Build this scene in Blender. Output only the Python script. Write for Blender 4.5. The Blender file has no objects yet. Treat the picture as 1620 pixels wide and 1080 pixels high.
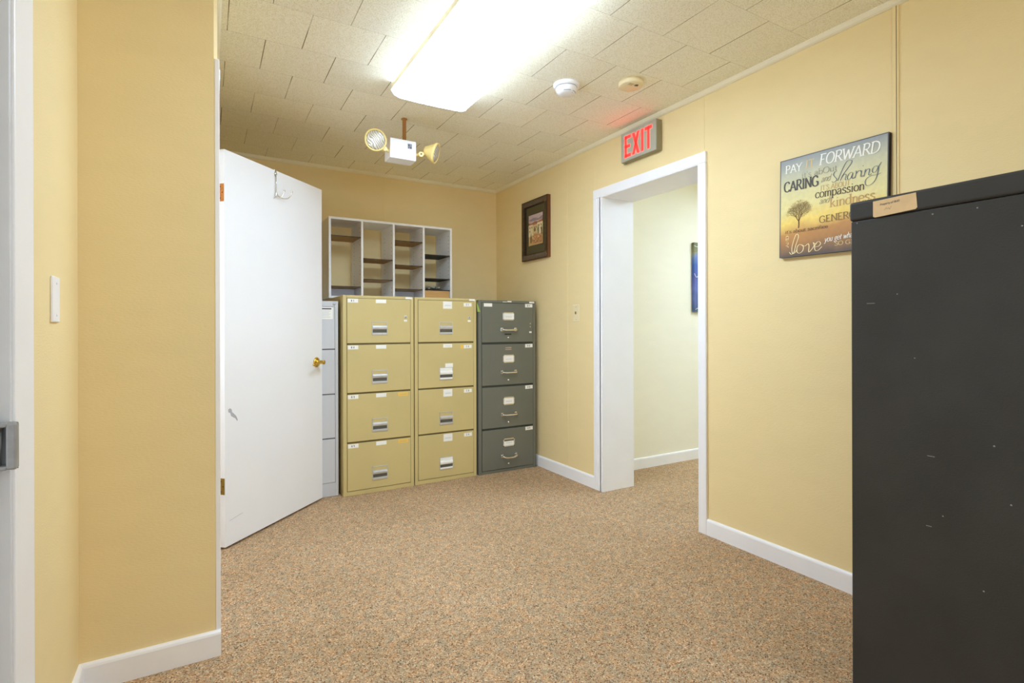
import bpy, bmesh, math, random
from mathutils import Matrix, Vector
random.seed(7)
C = bpy.context.scene.collection
S = bpy.context.scene

# ------------------------------------------------------------ camera, world, exposure, lamps' strengths
YAW, ROLL = math.radians(30.192), math.radians(-0.1616)
EYE = Vector((0, 0, 1.13))
_f = Vector((math.sin(YAW), math.cos(YAW), 0)); _r = Vector((math.cos(YAW), -math.sin(YAW), 0)); _u = _r.cross(_f)
_r2 = math.cos(ROLL) * _r + math.sin(ROLL) * _u; _u2 = -math.sin(ROLL) * _r + math.cos(ROLL) * _u
cam = bpy.data.cameras.new('camera'); cam.lens = 18.497; cam.sensor_width = 36; cam.sensor_fit = 'HORIZONTAL'
cam.shift_y = -0.0125; cam.clip_start = 0.02
camo = bpy.data.objects.new('camera', cam); C.objects.link(camo)
m = Matrix.Identity(4)
for i in range(3):
    m[i][0] = _r2[i]; m[i][1] = _u2[i]; m[i][2] = -_f[i]; m[i][3] = EYE[i]
camo.matrix_world = m
S.camera = camo
S.view_settings.view_transform = 'Standard'; S.view_settings.look = 'None'
S.view_settings.gamma = 1; S.view_settings.use_curve_mapping = False
S.view_settings.exposure = 0.90
W = bpy.data.worlds.new('world'); S.world = W; W.use_nodes = True
W.node_tree.nodes['Background'].inputs[0].default_value = (0.86, 0.93, 1.0, 1)
W.node_tree.nodes['Background'].inputs[1].default_value = 0.6
LAMP_COLOR = (0.61, 0.78, 1.0)
LENS_STRENGTH = 13.4        # the big ceiling fixture
HALL_STRENGTH = 11.5
REAR_STRENGTH = 3.5
REAR_FILL_POWER = 20.5  # added fill lamp outside the rear window, evens out the room
wl = bpy.data.lights.new('rear_fill_light', 'AREA'); wl.shape = 'RECTANGLE'; wl.size = 1.6; wl.size_y = 1.3; wl.energy = REAR_FILL_POWER; wl.color = (0.61, 0.78, 1.0)
wlo = bpy.data.objects.new('rear_fill_light', wl); C.objects.link(wlo); wlo.location = (.55, -2.5, 1.35); wlo.rotation_euler = (math.radians(115), 0, 0)
SIDE_POWER = 15.0          # added fill lamp, shining in past the open white door
sl = bpy.data.lights.new('side_fill_light', 'AREA'); sl.shape = 'RECTANGLE'; sl.size = 1.1; sl.size_y = 1.3; sl.energy = SIDE_POWER; sl.color = (0.61, 0.78, 1.0)
slo = bpy.data.objects.new('side_fill_light', sl); C.objects.link(slo); slo.location = (-1.60, 2.72, 1.30); slo.rotation_euler = (math.radians(108), 0, math.radians(-90))
try:
    S.cycles.use_denoising = True; S.cycles.max_bounces = 12; S.cycles.diffuse_bounces = 11
    S.cycles.sample_clamp_indirect = 6
except Exception: pass

# ------------------------------------------------------------ helpers
def lin(c):
    return tuple((x / 255 / 12.92) if x / 255 <= .04045 else ((x / 255 + .055) / 1.055) ** 2.4 for x in c)
def mat(name, rgb, rough=.6, metal=0., bump=0., bscale=60., var=0., vscale=8., emit=0., spec=.4, stretch=(1, 1, 1)):
    """procedural material; rgb is 0-255 sRGB"""
    M = bpy.data.materials.new(name); M.use_nodes = True
    nt = M.node_tree; b = nt.nodes['Principled BSDF']
    c = lin(rgb) + (1,)
    b.inputs['Base Color'].default_value = c
    b.inputs['Roughness'].default_value = rough; b.inputs['Metallic'].default_value = metal
    b.inputs['Specular IOR Level'].default_value = spec
    tc = nt.nodes.new('ShaderNodeTexCoord'); mp = nt.nodes.new('ShaderNodeMapping')
    mp.inputs['Scale'].default_value = stretch
    nt.links.new(tc.outputs['Object'], mp.inputs['Vector'])
    if var:
        n = nt.nodes.new('ShaderNodeTexNoise'); n.inputs['Scale'].default_value = vscale; n.inputs['Detail'].default_value = 4
        nt.links.new(mp.outputs[0], n.inputs['Vector'])
        r = nt.nodes.new('ShaderNodeValToRGB')
        r.color_ramp.elements[0].position = .3; r.color_ramp.elements[1].position = .7
        r.color_ramp.elements[0].color = tuple(x * (1 - var) for x in c[:3]) + (1,)
        r.color_ramp.elements[1].color = tuple(min(1, x * (1 + var)) for x in c[:3]) + (1,)
        nt.links.new(n.outputs['Fac'], r.inputs['Fac']); nt.links.new(r.outputs['Color'], b.inputs['Base Color'])
    if bump:
        n2 = nt.nodes.new('ShaderNodeTexNoise'); n2.inputs['Scale'].default_value = bscale; n2.inputs['Detail'].default_value = 3
        nt.links.new(mp.outputs[0], n2.inputs['Vector'])
        bp = nt.nodes.new('ShaderNodeBump'); bp.inputs['Strength'].default_value = bump; bp.inputs['Distance'].default_value = .002
        nt.links.new(n2.outputs['Fac'], bp.inputs['Height']); nt.links.new(bp.outputs[0], b.inputs['Normal'])
    if emit:
        b.inputs['Emission Color'].default_value = c; b.inputs['Emission Strength'].default_value = emit
    return M
def node(nt, t, **kw):
    n = nt.nodes.new(t)
    for k, v in kw.items(): setattr(n, k, v)
    return n
def math_node(nt, op, a, b=None):
    n = nt.nodes.new('ShaderNodeMath'); n.operation = op
    for i, v in enumerate((a, b)):
        if v is None: continue
        if isinstance(v, (int, float)): n.inputs[i].default_value = v
        else: nt.links.new(v, n.inputs[i])
    return n.outputs[0]

class MB:
    """collects shapes in world coordinates into one mesh"""
    def __init__(s): s.bm = bmesh.new(); s.mi = 0
    def quad(s, pts, mi=None):
        vs = [s.bm.verts.new(p) for p in pts]; f = s.bm.faces.new(vs); f.material_index = s.mi if mi is None else mi
        return f
    def box(s, a, b, bev=0., seg=2, mi=None):
        x0, x1 = sorted((a[0], b[0])); y0, y1 = sorted((a[1], b[1])); z0, z1 = sorted((a[2], b[2]))
        P = [(x0,y0,z0),(x1,y0,z0),(x1,y1,z0),(x0,y1,z0),(x0,y0,z1),(x1,y0,z1),(x1,y1,z1),(x0,y1,z1)]
        v = [s.bm.verts.new(p) for p in P]
        fs = [s.bm.faces.new([v[i] for i in q]) for q in ((3,2,1,0),(4,5,6,7),(0,1,5,4),(1,2,6,5),(2,3,7,6),(3,0,4,7))]
        for f in fs: f.material_index = s.mi if mi is None else mi
        if bev:
            bev = min(bev, .49 * min(x1 - x0, y1 - y0, z1 - z0))
            es = list({e for f in fs for e in f.edges})
            r = bmesh.ops.bevel(s.bm, geom=es, offset=bev, segments=seg, profile=.5, affect='EDGES')
            for f in r['faces']: f.material_index = s.mi if mi is None else mi
        return s
    def xbox(s, M, a, b, bev=0., seg=2, mi=None):
        n0 = set(s.bm.verts); s.box(a, b, bev, seg, mi)
        for v in s.bm.verts:
            if v not in n0: v.co = M @ v.co
        return s
    def prism(s, prof, fn, t0, t1, mi=None, caps=True):
        """prof: closed list of (a,b); fn(a,b,t)->point"""
        A = [s.bm.verts.new(fn(a, b, t0)) for a, b in prof]; B = [s.bm.verts.new(fn(a, b, t1)) for a, b in prof]
        n = len(prof); k = s.mi if mi is None else mi
        for i in range(n):
            f = s.bm.faces.new((A[i], A[(i+1) % n], B[(i+1) % n], B[i])); f.material_index = k
        if caps:
            s.bm.faces.new(A[::-1]).material_index = k; s.bm.faces.new(B).material_index = k
        return s
    def rev(s, prof, c, axis, seg=32, mi=None):
        """lathe: prof list of (radius, distance along axis) from c"""
        ax = Vector(axis).normalized(); t = ax.orthogonal().normalized(); b = ax.cross(t); c = Vector(c)
        rings = []
        for r, h in prof:
            if r < 1e-6: rings.append([s.bm.verts.new(c + ax * h)])
            else: rings.append([s.bm.verts.new(c + ax * h + (t * math.cos(2*math.pi*i/seg) + b * math.sin(2*math.pi*i/seg)) * r) for i in range(seg)])
        k = s.mi if mi is None else mi
        for p, q in zip(rings, rings[1:]):
            for i in range(seg):
                j = (i + 1) % seg
                if len(p) == 1 and len(q) == 1: continue
                if len(p) == 1: f = s.bm.faces.new((p[0], q[i], q[j]))
                elif len(q) == 1: f = s.bm.faces.new((p[i], q[0], p[j]))
                else: f = s.bm.faces.new((p[i], q[i], q[j], p[j]))
                f.material_index = k; f.smooth = True
        for R, fl in ((rings[0], True), (rings[-1], False)):
            if len(R) > 1:
                f = s.bm.faces.new(R if fl else R[::-1]); f.material_index = k
        return s
    def tube(s, pts, r, seg=10, mi=None):
        pts = [Vector(p) for p in pts]; rr = r if isinstance(r, (list, tuple)) else [r] * len(pts)
        rings = []; ref = None
        for i, p in enumerate(pts):
            d = (pts[min(i+1, len(pts)-1)] - pts[max(i-1, 0)]).normalized()
            if ref is None: ref = d.orthogonal().normalized()
            ref = (ref - d * ref.dot(d)).normalized(); b = d.cross(ref)
            rings.append([s.bm.verts.new(p + (ref * math.cos(2*math.pi*k/seg) + b * math.sin(2*math.pi*k/seg)) * rr[i]) for k in range(seg)])
        k0 = s.mi if mi is None else mi
        for p, q in zip(rings, rings[1:]):
            for i in range(seg):
                j = (i+1) % seg; f = s.bm.faces.new((p[i], p[j], q[j], q[i])); f.smooth = True; f.material_index = k0
        s.bm.faces.new(rings[0][::-1]).material_index = k0; s.bm.faces.new(rings[-1]).material_index = k0
        return s
    def build(s, name, mats, parent=None, origin=None):
        bmesh.ops.recalc_face_normals(s.bm, faces=[f for f in s.bm.faces])
        me = bpy.data.meshes.new(name); s.bm.to_mesh(me); s.bm.free()
        for mm in (mats if isinstance(mats, (list, tuple)) else [mats]): me.materials.append(mm)
        o = bpy.data.objects.new(name, me); C.objects.link(o)
        if parent is not None:
            base = Vector((0, 0, 0)); p = parent
            while p is not None: base += p.location; p = p.parent
            me.transform(Matrix.Translation(-base)); o.parent = parent
        elif origin is not None:
            me.transform(Matrix.Translation(-Vector(origin))); o.location = origin
        return o
def thing(name, label, cat, loc, group=None):
    o = bpy.data.objects.new(name, None); C.objects.link(o); o.location = loc; o.empty_display_size = .1
    o['label'] = label; o['category'] = cat
    if group: o['group'] = group
    return o
def tag(o, label=None, cat=None, group=None, kind=None):
    if label: o['label'] = label
    if cat: o['category'] = cat
    if group: o['group'] = group
    if kind: o['kind'] = kind
    return o
def struct(o, label=None, cat=None): return tag(o, label, cat, None, 'structure')
def catmull(P, n=7, closed=False):
    P = [Vector(p) for p in P]; out = []
    N = len(P); rng = N if closed else N - 1
    for i in range(rng):
        if closed: a, b, c, d = P[(i-1) % N], P[i], P[(i+1) % N], P[(i+2) % N]
        else: a, b, c, d = P[max(i-1, 0)], P[i], P[i+1], P[min(i+2, N-1)]
        for k in range(n):
            t = k / n
            out.append(.5 * ((2*b) + (c-a)*t + (2*a-5*b+4*c-d)*t*t + (3*b-a-3*c+d)*t**3))
    out.append(P[0] if closed else P[-1])
    return out

# ------------------------------------------------------------ materials
WALL_RGB = (238, 217, 164)
def wall_paint(name, rgb):
    return mat(name, rgb, rough=.62, bump=.35, bscale=90, var=.012, vscale=5, spec=.25, stretch=(1, 1, 3))
M_wall = wall_paint('yellow_wall_paint', WALL_RGB)
M_hall = wall_paint('cream_hall_paint', (242, 238, 219))
M_trim = mat('white_trim_paint', (245, 245, 247), rough=.35, var=.015, vscale=6, spec=.5)
M_jambshade = mat('shaded_jamb_paint', (212, 212, 212), rough=.4, var=.03, vscale=12, spec=.5)  # jamb lies in shade; that shade is put into the grey
M_cove = mat('cream_cove_paint', (240, 232, 202), rough=.5, var=.02)
M_door = mat('white_door_paint', (240, 240, 241), rough=.38, var=.01, vscale=3, spec=.5)

def carpet():
    M = bpy.data.materials.new('flecked_tan_carpet'); M.use_nodes = True; nt = M.node_tree; b = nt.nodes['Principled BSDF']
    b.inputs['Roughness'].default_value = 1; b.inputs['Specular IOR Level'].default_value = .05
    tc = nt.nodes.new('ShaderNodeTexCoord')
    mp = nt.nodes.new('ShaderNodeMapping'); nt.links.new(tc.outputs['Object'], mp.inputs[0])
    wn = nt.nodes.new('ShaderNodeTexNoise'); wn.inputs['Scale'].default_value = 90; wn.inputs['Detail'].default_value = 2
    nt.links.new(mp.outputs[0], wn.inputs['Vector'])
    vor = nt.nodes.new('ShaderNodeTexVoronoi'); vor.inputs['Scale'].default_value = 270; vor.inputs['Randomness'].default_value = 1
    nt.links.new(mp.outputs[0], vor.inputs['Vector'])
    sep = nt.nodes.new('ShaderNodeSeparateColor'); nt.links.new(vor.outputs['Color'], sep.inputs[0])
    r = nt.nodes.new('ShaderNodeValToRGB'); r.color_ramp.interpolation = 'LINEAR'
    cols = [(0., (104, 76, 56)), (.12, (150, 116, 84)), (.30, (184, 154, 118)), (.5, (202, 174, 138)), (.62, (198, 148, 108)), (.72, (208, 182, 146)), (.84, (166, 158, 136)), (.93, (226, 200, 164)), (1, (236, 216, 184))]
    while len(r.color_ramp.elements) < len(cols): r.color_ramp.elements.new(.5)
    for e, (p, c) in zip(r.color_ramp.elements, cols): e.position = p; e.color = lin(c) + (1,)
    nt.links.new(sep.outputs[0], r.inputs[0])
    # soft clusters of rust and grey yarn
    n2 = nt.nodes.new('ShaderNodeTexNoise'); n2.inputs['Scale'].default_value = 28; n2.inputs['Detail'].default_value = 3
    nt.links.new(mp.outputs[0], n2.inputs['Vector'])
    r2 = nt.nodes.new('ShaderNodeValToRGB')
    for e, (p, c) in zip(r2.color_ramp.elements, [(.36, (.80, .87, .93, 1)), (.66, (1.12, 1.0, .90, 1))]): e.position = p; e.color = c
    nt.links.new(n2.outputs['Fac'], r2.inputs[0])
    mx = nt.nodes.new('ShaderNodeMix'); mx.data_type = 'RGBA'; mx.blend_type = 'MULTIPLY'; mx.inputs[0].default_value = .8
    nt.links.new(r.outputs[0], mx.inputs[6]); nt.links.new(r2.outputs[0], mx.inputs[7])
    # worn, slightly paler walking area
    n3 = nt.nodes.new('ShaderNodeTexNoise'); n3.inputs['Scale'].default_value = 1.6; n3.inputs['Detail'].default_value = 3
    nt.links.new(mp.outputs[0], n3.inputs['Vector'])
    r3 = nt.nodes.new('ShaderNodeValToRGB')
    for e, (p, c) in zip(r3.color_ramp.elements, [(.35, (.93, .92, .9, 1)), (.65, (1.04, 1.04, 1.05, 1))]): e.position = p; e.color = c
    nt.links.new(n3.outputs['Fac'], r3.inputs[0])
    mx2 = nt.nodes.new('ShaderNodeMix'); mx2.data_type = 'RGBA'; mx2.blend_type = 'MULTIPLY'; mx2.inputs[0].default_value = 1
    nt.links.new(mx.outputs[2], mx2.inputs[6]); nt.links.new(r3.outputs[0], mx2.inputs[7])
    nt.links.new(mx2.outputs[2], b.inputs['Base Color'])
    bp = nt.nodes.new('ShaderNodeBump'); bp.inputs['Strength'].default_value = .6; bp.inputs['Distance'].default_value = .004
    nt.links.new(vor.outputs['Distance'], bp.inputs['Height']); nt.links.new(bp.outputs[0], b.inputs['Normal'])
    return M
M_carpet = carpet()

def ceiling_tiles():
    M = bpy.data.materials.new('speckled_ceiling_tile'); M.use_nodes = True; nt = M.node_tree; b = nt.nodes['Principled BSDF']
    b.inputs['Roughness'].default_value = .9; b.inputs['Specular IOR Level'].default_value = .1
    tc = nt.nodes.new('ShaderNodeTexCoord'); sp = nt.nodes.new('ShaderNodeSeparateXYZ'); nt.links.new(tc.outputs['Object'], sp.inputs[0])
    T = .305
    yv = math_node(nt, 'DIVIDE', math_node(nt, 'SUBTRACT', sp.outputs[1], 2.293 - 20 * T), T)
    row = math_node(nt, 'FLOOR', yv)
    odd = math_node(nt, 'MULTIPLY', math_node(nt, 'MODULO', row, 2.0), .5)
    xv = math_node(nt, 'ADD', math_node(nt, 'DIVIDE', math_node(nt, 'SUBTRACT', sp.outputs[0], .388 - 20 * T), T), odd)
    def edge(v):                                    # distance to nearest seam, in tiles
        fr = math_node(nt, 'FRACT', v); return math_node(nt, 'MINIMUM', fr, math_node(nt, 'SUBTRACT', 1.0, fr))
    ex = edge(xv); ey = edge(yv)
    lx = math_node(nt, 'LESS_THAN', ex, .0062); ly = math_node(nt, 'LESS_THAN', ey, .0042)
    # seams open more at some tiles than at others
    wn = nt.nodes.new('ShaderNodeTexNoise'); wn.inputs['Scale'].default_value = 3.1; nt.links.new(tc.outputs['Object'], wn.inputs['Vector'])
    op = nt.nodes.new('ShaderNodeMapRange'); op.inputs[1].default_value = .38; op.inputs[2].default_value = .6; op.inputs[3].default_value = .35; op.inputs[4].default_value = 1
    nt.links.new(wn.outputs['Fac'], op.inputs[0])
    seam = math_node(nt, 'MAXIMUM', math_node(nt, 'MULTIPLY', lx, op.outputs[0]), math_node(nt, 'MULTIPLY', ly, .28))
    n = nt.nodes.new('ShaderNodeTexNoise'); n.inputs['Scale'].default_value = 210; n.inputs['Detail'].default_value = 2
    nt.links.new(tc.outputs['Object'], n.inputs['Vector'])
    r = nt.nodes.new('ShaderNodeValToRGB')
    for e, (p, c) in zip(r.color_ramp.elements, [(.38, lin((234, 228, 200)) + (1,)), (.52, lin((252, 249, 232)) + (1,))]): e.position = p; e.color = c
    nt.links.new(n.outputs['Fac'], r.inputs[0])
    # per-tile shade
    cb = nt.nodes.new('ShaderNodeCombineXYZ'); nt.links.new(math_node(nt, 'FLOOR', xv), cb.inputs[0]); nt.links.new(row, cb.inputs[1])
    wh = nt.nodes.new('ShaderNodeTexWhiteNoise'); nt.links.new(cb.outputs[0], wh.inputs['Vector'])
    mr = nt.nodes.new('ShaderNodeMapRange'); mr.inputs[3].default_value = .965; mr.inputs[4].default_value = 1.02; nt.links.new(wh.outputs['Value'], mr.inputs[0])
    mul = nt.nodes.new('ShaderNodeVectorMath'); mul.operation = 'SCALE'; nt.links.new(r.outputs[0], mul.inputs[0]); nt.links.new(mr.outputs[0], mul.inputs[3])
    mx = nt.nodes.new('ShaderNodeMix'); mx.data_type = 'RGBA'; nt.links.new(seam, mx.inputs[0]); nt.links.new(mul.outputs[0], mx.inputs[6])
    mx.inputs[7].default_value = lin((136, 120, 82)) + (1,)
    nt.links.new(mx.outputs[2], b.inputs['Base Color'])
    h = math_node(nt, 'SUBTRACT', math_node(nt, 'MULTIPLY', n.outputs['Fac'], .5), math_node(nt, 'MULTIPLY', seam, 1.5))
    bp = nt.nodes.new('ShaderNodeBump'); bp.inputs['Strength'].default_value = .35; bp.inputs['Distance'].default_value = .002
    nt.links.new(h, bp.inputs['Height']); nt.links.new(bp.outputs[0], b.inputs['Normal'])
    return M
M_ceil = ceiling_tiles()
M_tan = mat('tan_enamel', (206, 188, 130), rough=.42, var=.03, vscale=3, bump=.05, bscale=200, spec=.4)
M_gap = mat('dark_gap', (112, 98, 60), rough=.8, var=.1)
M_dk = mat('dark_grey_enamel', (112, 113, 101), rough=.42, var=.05, vscale=4, bump=.06, bscale=160, spec=.5)
M_dkgap = mat('charcoal_gap', (62, 64, 56), rough=.8, var=.1)
M_lg = mat('light_grey_enamel', (208, 210, 213), rough=.45, var=.01, vscale=3)
M_lggap = mat('grey_gap', (120, 118, 120), rough=.8, var=.1)
M_black = mat('black_wrinkle_enamel', (56, 56, 54), rough=.5, var=.12, vscale=6, bump=.25, bscale=240, spec=.35)
M_chip = mat('pale_paint_chip', (150, 150, 145), rough=.7, var=.1)
M_silver = mat('brushed_aluminium', (205, 205, 202), rough=.45, metal=.45, var=.05, vscale=40)
M_chrome = mat('chrome', (225, 225, 222), rough=.18, metal=1., var=.02, vscale=30)
M_label = mat('white_sticker', (246, 245, 238), rough=.6, var=.01)
M_orange = mat('orange_sticker', (240, 200, 96), rough=.6, var=.04)
M_green = mat('green_paper_tab', (160, 185, 90), rough=.7, var=.05)
M_ink = mat('grey_ink', (92, 92, 98), rough=.7, var=.05)
M_pencil = mat('pale_ink', (160, 162, 172), rough=.7, var=.05)
M_black_ink = mat('black_ink', (36, 34, 34), rough=.6, var=.05)
M_brass = mat('polished_brass', (222, 186, 84), rough=.18, metal=1., var=.04, vscale=30)
M_oldbrass = mat('dull_brass', (150, 122, 50), rough=.45, metal=.6, var=.12, vscale=60)
M_rust = mat('rusty_brass', (196, 124, 50), rough=.6, metal=.3, var=.2, vscale=90, bump=.5, bscale=300)
M_screwhead = mat('dark_screw', (70, 50, 26), rough=.5, metal=.5, var=.1)
M_cream = mat('yellowed_plastic', (238, 214, 138), rough=.35, var=.03, vscale=20)
M_whiteplastic = mat('white_plastic', (243, 243, 245), rough=.35, var=.01)
M_beige = mat('beige_plastic', (238, 222, 180), rough=.4, var=.02)
M_hole = mat('dark_hole', (54, 52, 56), rough=.9, var=.1)
M_bluegrey = mat('pale_grey_laminate', (240, 243, 250), rough=.5, var=.015)
M_edgewhite = mat('white_laminate_edge', (240, 240, 242), rough=.45, var=.01)
M_brown = mat('brown_hardboard', (164, 130, 84), rough=.6, var=.1, vscale=30)
M_browntop = mat('dark_hardboard', (58, 46, 34), rough=.6, var=.1, vscale=30)
M_dkshelf = mat('black_hardboard', (48, 52, 44), rough=.6, var=.1, vscale=30)

# ------------------------------------------------------------ the room
H = 2.43; WX = 2.375; WT = .27; YB = 4.37; YN = -2.2
X1, YW1, XL = .037, 2.10, -.345      # corner of the wall stub, its face, near left wall
b = MB(); b.box((-1.6, YN - .1, -.06), (5.0, YB + .1, 0)); struct(b.build('floor', M_carpet), 'flecked tan loop carpet across the room and hall', 'floor')
b = MB(); b.box((-1.6, YN - .1, H), (5.0, YB + .1, H + .06)); struct(b.build('ceiling', M_ceil), 'cream speckled square ceiling tiles', 'ceiling')

def seam_prof(m, y, w=.004, z0=.09, z1=H - .02, raised=.0035):
    m.box((WX - raised, y - w, z0), (WX + .002, y + w, z1), bev=.0015)
# right wall, doorway Y 2.003..2.836, z < 2.037; hall side painted pale
D0, D1, DZ = 1.99, 2.85, 2.045
def right_wall():
    m = MB()
    def seg(y0, y1, z0, z1):
        m.box((WX, y0, z0), (WX + WT - .01, y1, z1), mi=0)
        m.box((WX + WT - .01, y0, z0), (WX + WT, y1, z1), mi=1)
    seg(YN, D0, 0, H); seg(D1, YB, 0, H); seg(D0, D1, DZ, H)
    return m.build('wall_right', [M_wall, M_hall])
wr = struct(right_wall(), 'yellow panelled wall on the right with the open doorway', 'wall')
m = MB()
for y in (1.971, 3.24): seam_prof(m, y, w=.003, raised=.0015, z0=(2.11 if y < 2.5 else .09))
seam_prof(m, 2.921, w=.003, raised=.0015)
seam_prof(m, 1.039, w=.011, raised=.006)
m.build('panel_seam', M_wall, wr)
b = MB(); b.box((1.036 * 0 + WX - .0064, 1.034, .09), (WX - .005, 1.0365, H - .02)); b.build('panel_seam_gap', M_gap, wr)
b = MB(); b.box((-.1, YB, 0), (WX, YB + .1, H)); wbk = struct(b.build('wall_back', M_wall), 'yellow far wall behind the filing cabinets', 'wall')
b = MB(); b.box((1.296, YB - .0015, .09), (1.301, YB + .001, H - .02), bev=.0005); b.box((.15, YB - .0015, .09), (.155, YB + .001, H - .02), bev=.0005); b.build('panel_seam', M_wall, wbk)

# wall stub facing the camera, with a bevelled corner, and the left wall of the far room with its doorway
cf = .011
b = MB()
prof = [(XL - .12, YW1), (X1 - cf, YW1), (X1, YW1 + cf), (X1, YW1 + .09), (XL - .12, YW1 + .09)]
b.prism(prof, lambda a, c, t: (a, c, t), 0, H)
struct(b.build('wall_front', M_wall), 'narrow yellow wall facing the camera at the left', 'wall')
b = MB()
b.box((X1 - .12, YW1 + .09, 2.06), (X1, 3.10, H)); b.box((X1 - .12, 3.10, 0), (X1, YB, H))
struct(b.build('wall_left_far', M_wall), 'yellow wall behind the open white door', 'wall')
# near left wall with its doorway (Y .5 .. 1.40), far edge seen at the frame's left
LD0, LD1 = .48, 1.40
b = MB(); b.box((XL - .12, LD1, 0), (XL, YW1, H)); b.box((XL - .12, YN, 0), (XL, LD0, H)); b.box((XL - .12, LD0, 2.06), (XL, LD1, H))
struct(b.build('wall_left', M_wall), 'yellow wall at the far left beside the white door frame', 'wall')
b = MB(); b.box((XL - .12, YN - .1, 0), (-.25, YN, H)); b.box((1.35, YN - .1, 0), (WX + WT, YN, H)); b.box((-.25, YN - .1, 0), (1.35, YN, .85)); b.box((-.25, YN - .1, 2.15), (1.35, YN, H))
struct(b.build('wall_rear', M_wall), 'yellow wall behind the camera', 'wall')
b = MB()
for q in (((-.25, YN - .07, .85), (-.19, YN - .02, 2.15)), ((1.29, YN - .07, .85), (1.35, YN - .02, 2.15)), ((-.19, YN - .07, .85), (1.29, YN - .02, .91)), ((-.19, YN - .07, 2.09), (1.29, YN - .02, 2.15)), ((.53, YN - .065, .91), (.57, YN - .025, 2.09))): b.box(*q, bev=.003)
wn = struct(b.build('added_window_1', M_trim), 'white window added behind the camera for fill light', 'window')  # unseen window, added as the opening for the rear fill lamp
# the hall beyond the doorway
HX = WX + WT
b = MB(); b.box((HX, 3.15, 0), (4.9, 3.25, H)); struct(b.build('wall_hall_back', M_hall), 'pale cream hall wall seen through the doorway', 'wall')
b = MB(); b.box((4.8, .2, 0), (4.9, 3.15, H)); struct(b.build('wall_hall_right', M_hall), 'pale cream end wall of the hall', 'wall')
b = MB(); b.box((HX, .1, 0), (4.9, .2, H)); struct(b.build('wall_hall_front', M_hall), 'pale cream near wall of the hall', 'wall')

# the room beyond the open white door, with a window added for fill light
b = MB(); b.box((-1.6, 2.19, 0), (-1.5, 2.2, H)); b.box((-1.6, 3.24, 0), (-1.5, YB, H)); b.box((-1.6, 2.2, 0), (-1.5, 3.24, .65)); b.box((-1.6, 2.2, 1.95), (-1.5, 3.24, H))
struct(b.build('wall_side_room', M_wall), 'yellow outer wall of the room beyond the white door', 'wall')
b = MB(); b.box((-1.6, YB, 0), (-.1, YB + .1, H)); struct(b.build('wall_side_room_back', M_wall), 'yellow back wall of the side room', 'wall')
b = MB(); b.box((-1.6, YW1, 0), (XL - .12, YW1 + .09, H)); struct(b.build('wall_side_room_front', M_wall), 'yellow near wall of the side room', 'wall')
b = MB()
for q in (((-1.58, 2.2, .65), (-1.53, 2.26, 1.95)), ((-1.58, 3.18, .65), (-1.53, 3.24, 1.95)), ((-1.58, 2.26, .65), (-1.53, 3.18, .71)), ((-1.58, 2.26, 1.89), (-1.53, 3.18, 1.95)), ((-1.57, 2.70, .71), (-1.54, 2.74, 1.89))): b.box(*q, bev=.003)
struct(b.build('added_window_2', M_trim), 'white window added for fill light in the room beyond the white door', 'window')

# baseboards: rounded top profile
def bb_prof(t=.014, h=.087):
    return [(0, 0), (t, 0), (t, h - .012), (t * .85, h - .005), (t * .5, h - .001), (0, h)]
def baseboard(name, fn, t0, t1, label):
    m = MB(); m.prism(bb_prof(), fn, t0, t1); return struct(m.build(name, M_trim), label, 'baseboard')
baseboard('baseboard_right', lambda a, z, t: (WX - a, t, z), YN, 1.951, 'white baseboard along the right wall, near the black cabinet')
baseboard('baseboard_right_far', lambda a, z, t: (WX - a, t, z), 2.914, YB, 'white baseboard between doorway and dark grey cabinet')
baseboard('baseboard_back', lambda a, z, t: (t, YB - a, z), X1, WX - .014, 'white baseboard behind the cabinets')
baseboard('baseboard_hall', lambda a, z, t: (t, 3.15 - a, z), HX, 4.8, 'white baseboard in the hall')
o = baseboard('baseboard_front', lambda a, z, t: (t, YW1 - a, z), XL, X1 + .006, 'white baseboard under the narrow wall at the left')
baseboard('baseboard_left', lambda a, z, t: (XL + a, t, z), 1.55, YW1 - .002, 'white baseboard sliver at the far left')
# cove trim under the ceiling
def cove_prof(t=.022, h=.024): return [(0, 0), (t * .25, 0), (t * .6, -.006 + .012), (t, h - .004), (t, h), (0, h)]
def cove(name, fn, t0, t1, label):
    m = MB(); m.prism(cove_prof(), fn, t0, t1); return struct(m.build(name, M_cove), label, 'trim')
cove('trim_1', lambda a, z, t: (WX - a, t, H - .024 + z), YN, YB, 'cream cove strip between right wall and ceiling')
cove('trim_2', lambda a, z, t: (t, YB - a, H - .024 + z), X1, WX, 'cream cove strip between far wall and ceiling')
cove('trim_3', lambda a, z, t: (X1 + a, t, H - .024 + z), YW1 + .02, YB, 'cream cove strip over the open door')

# doorway lining on the right wall
m = MB()
CF = WX - .017
# casings
m.box((CF, 1.951, 0), (WX, 2.003, 2.037), bev=.003); m.box((CF, 2.878, 0), (WX, 2.914, 2.037), bev=.003); m.box((CF + .003, 2.838, 0), (WX, 2.877, 2.037), bev=.002)
m.box((CF, 1.951, 2.0375), (WX, 2.914, 2.098), bev=.003)
o = m.build('trim_4', M_trim); struct(o, 'white casing around the open doorway', 'trim')
m = MB()
m.box((WX - .014, 2.82, 0), (HX + .004, D1, 2.036), bev=.002); m.box((WX - .014, D0, 0), (HX + .004, 2.006, 2.036), bev=.002); m.box((WX - .014, D0, 2.034), (HX + .004, D1, DZ), bev=.0)
struct(m.build('trim_5', M_trim), 'white jamb lining inside the open doorway', 'trim')
m = MB(); m.box((HX, 1.93, 0), (HX + .017, 1.99, 2.10), bev=.003); m.box((HX, D1, 0), (HX + .017, 2.91, 2.10), bev=.003); m.box((HX, 1.99, 2.045), (HX + .017, D1, 2.10), bev=.003)
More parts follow.
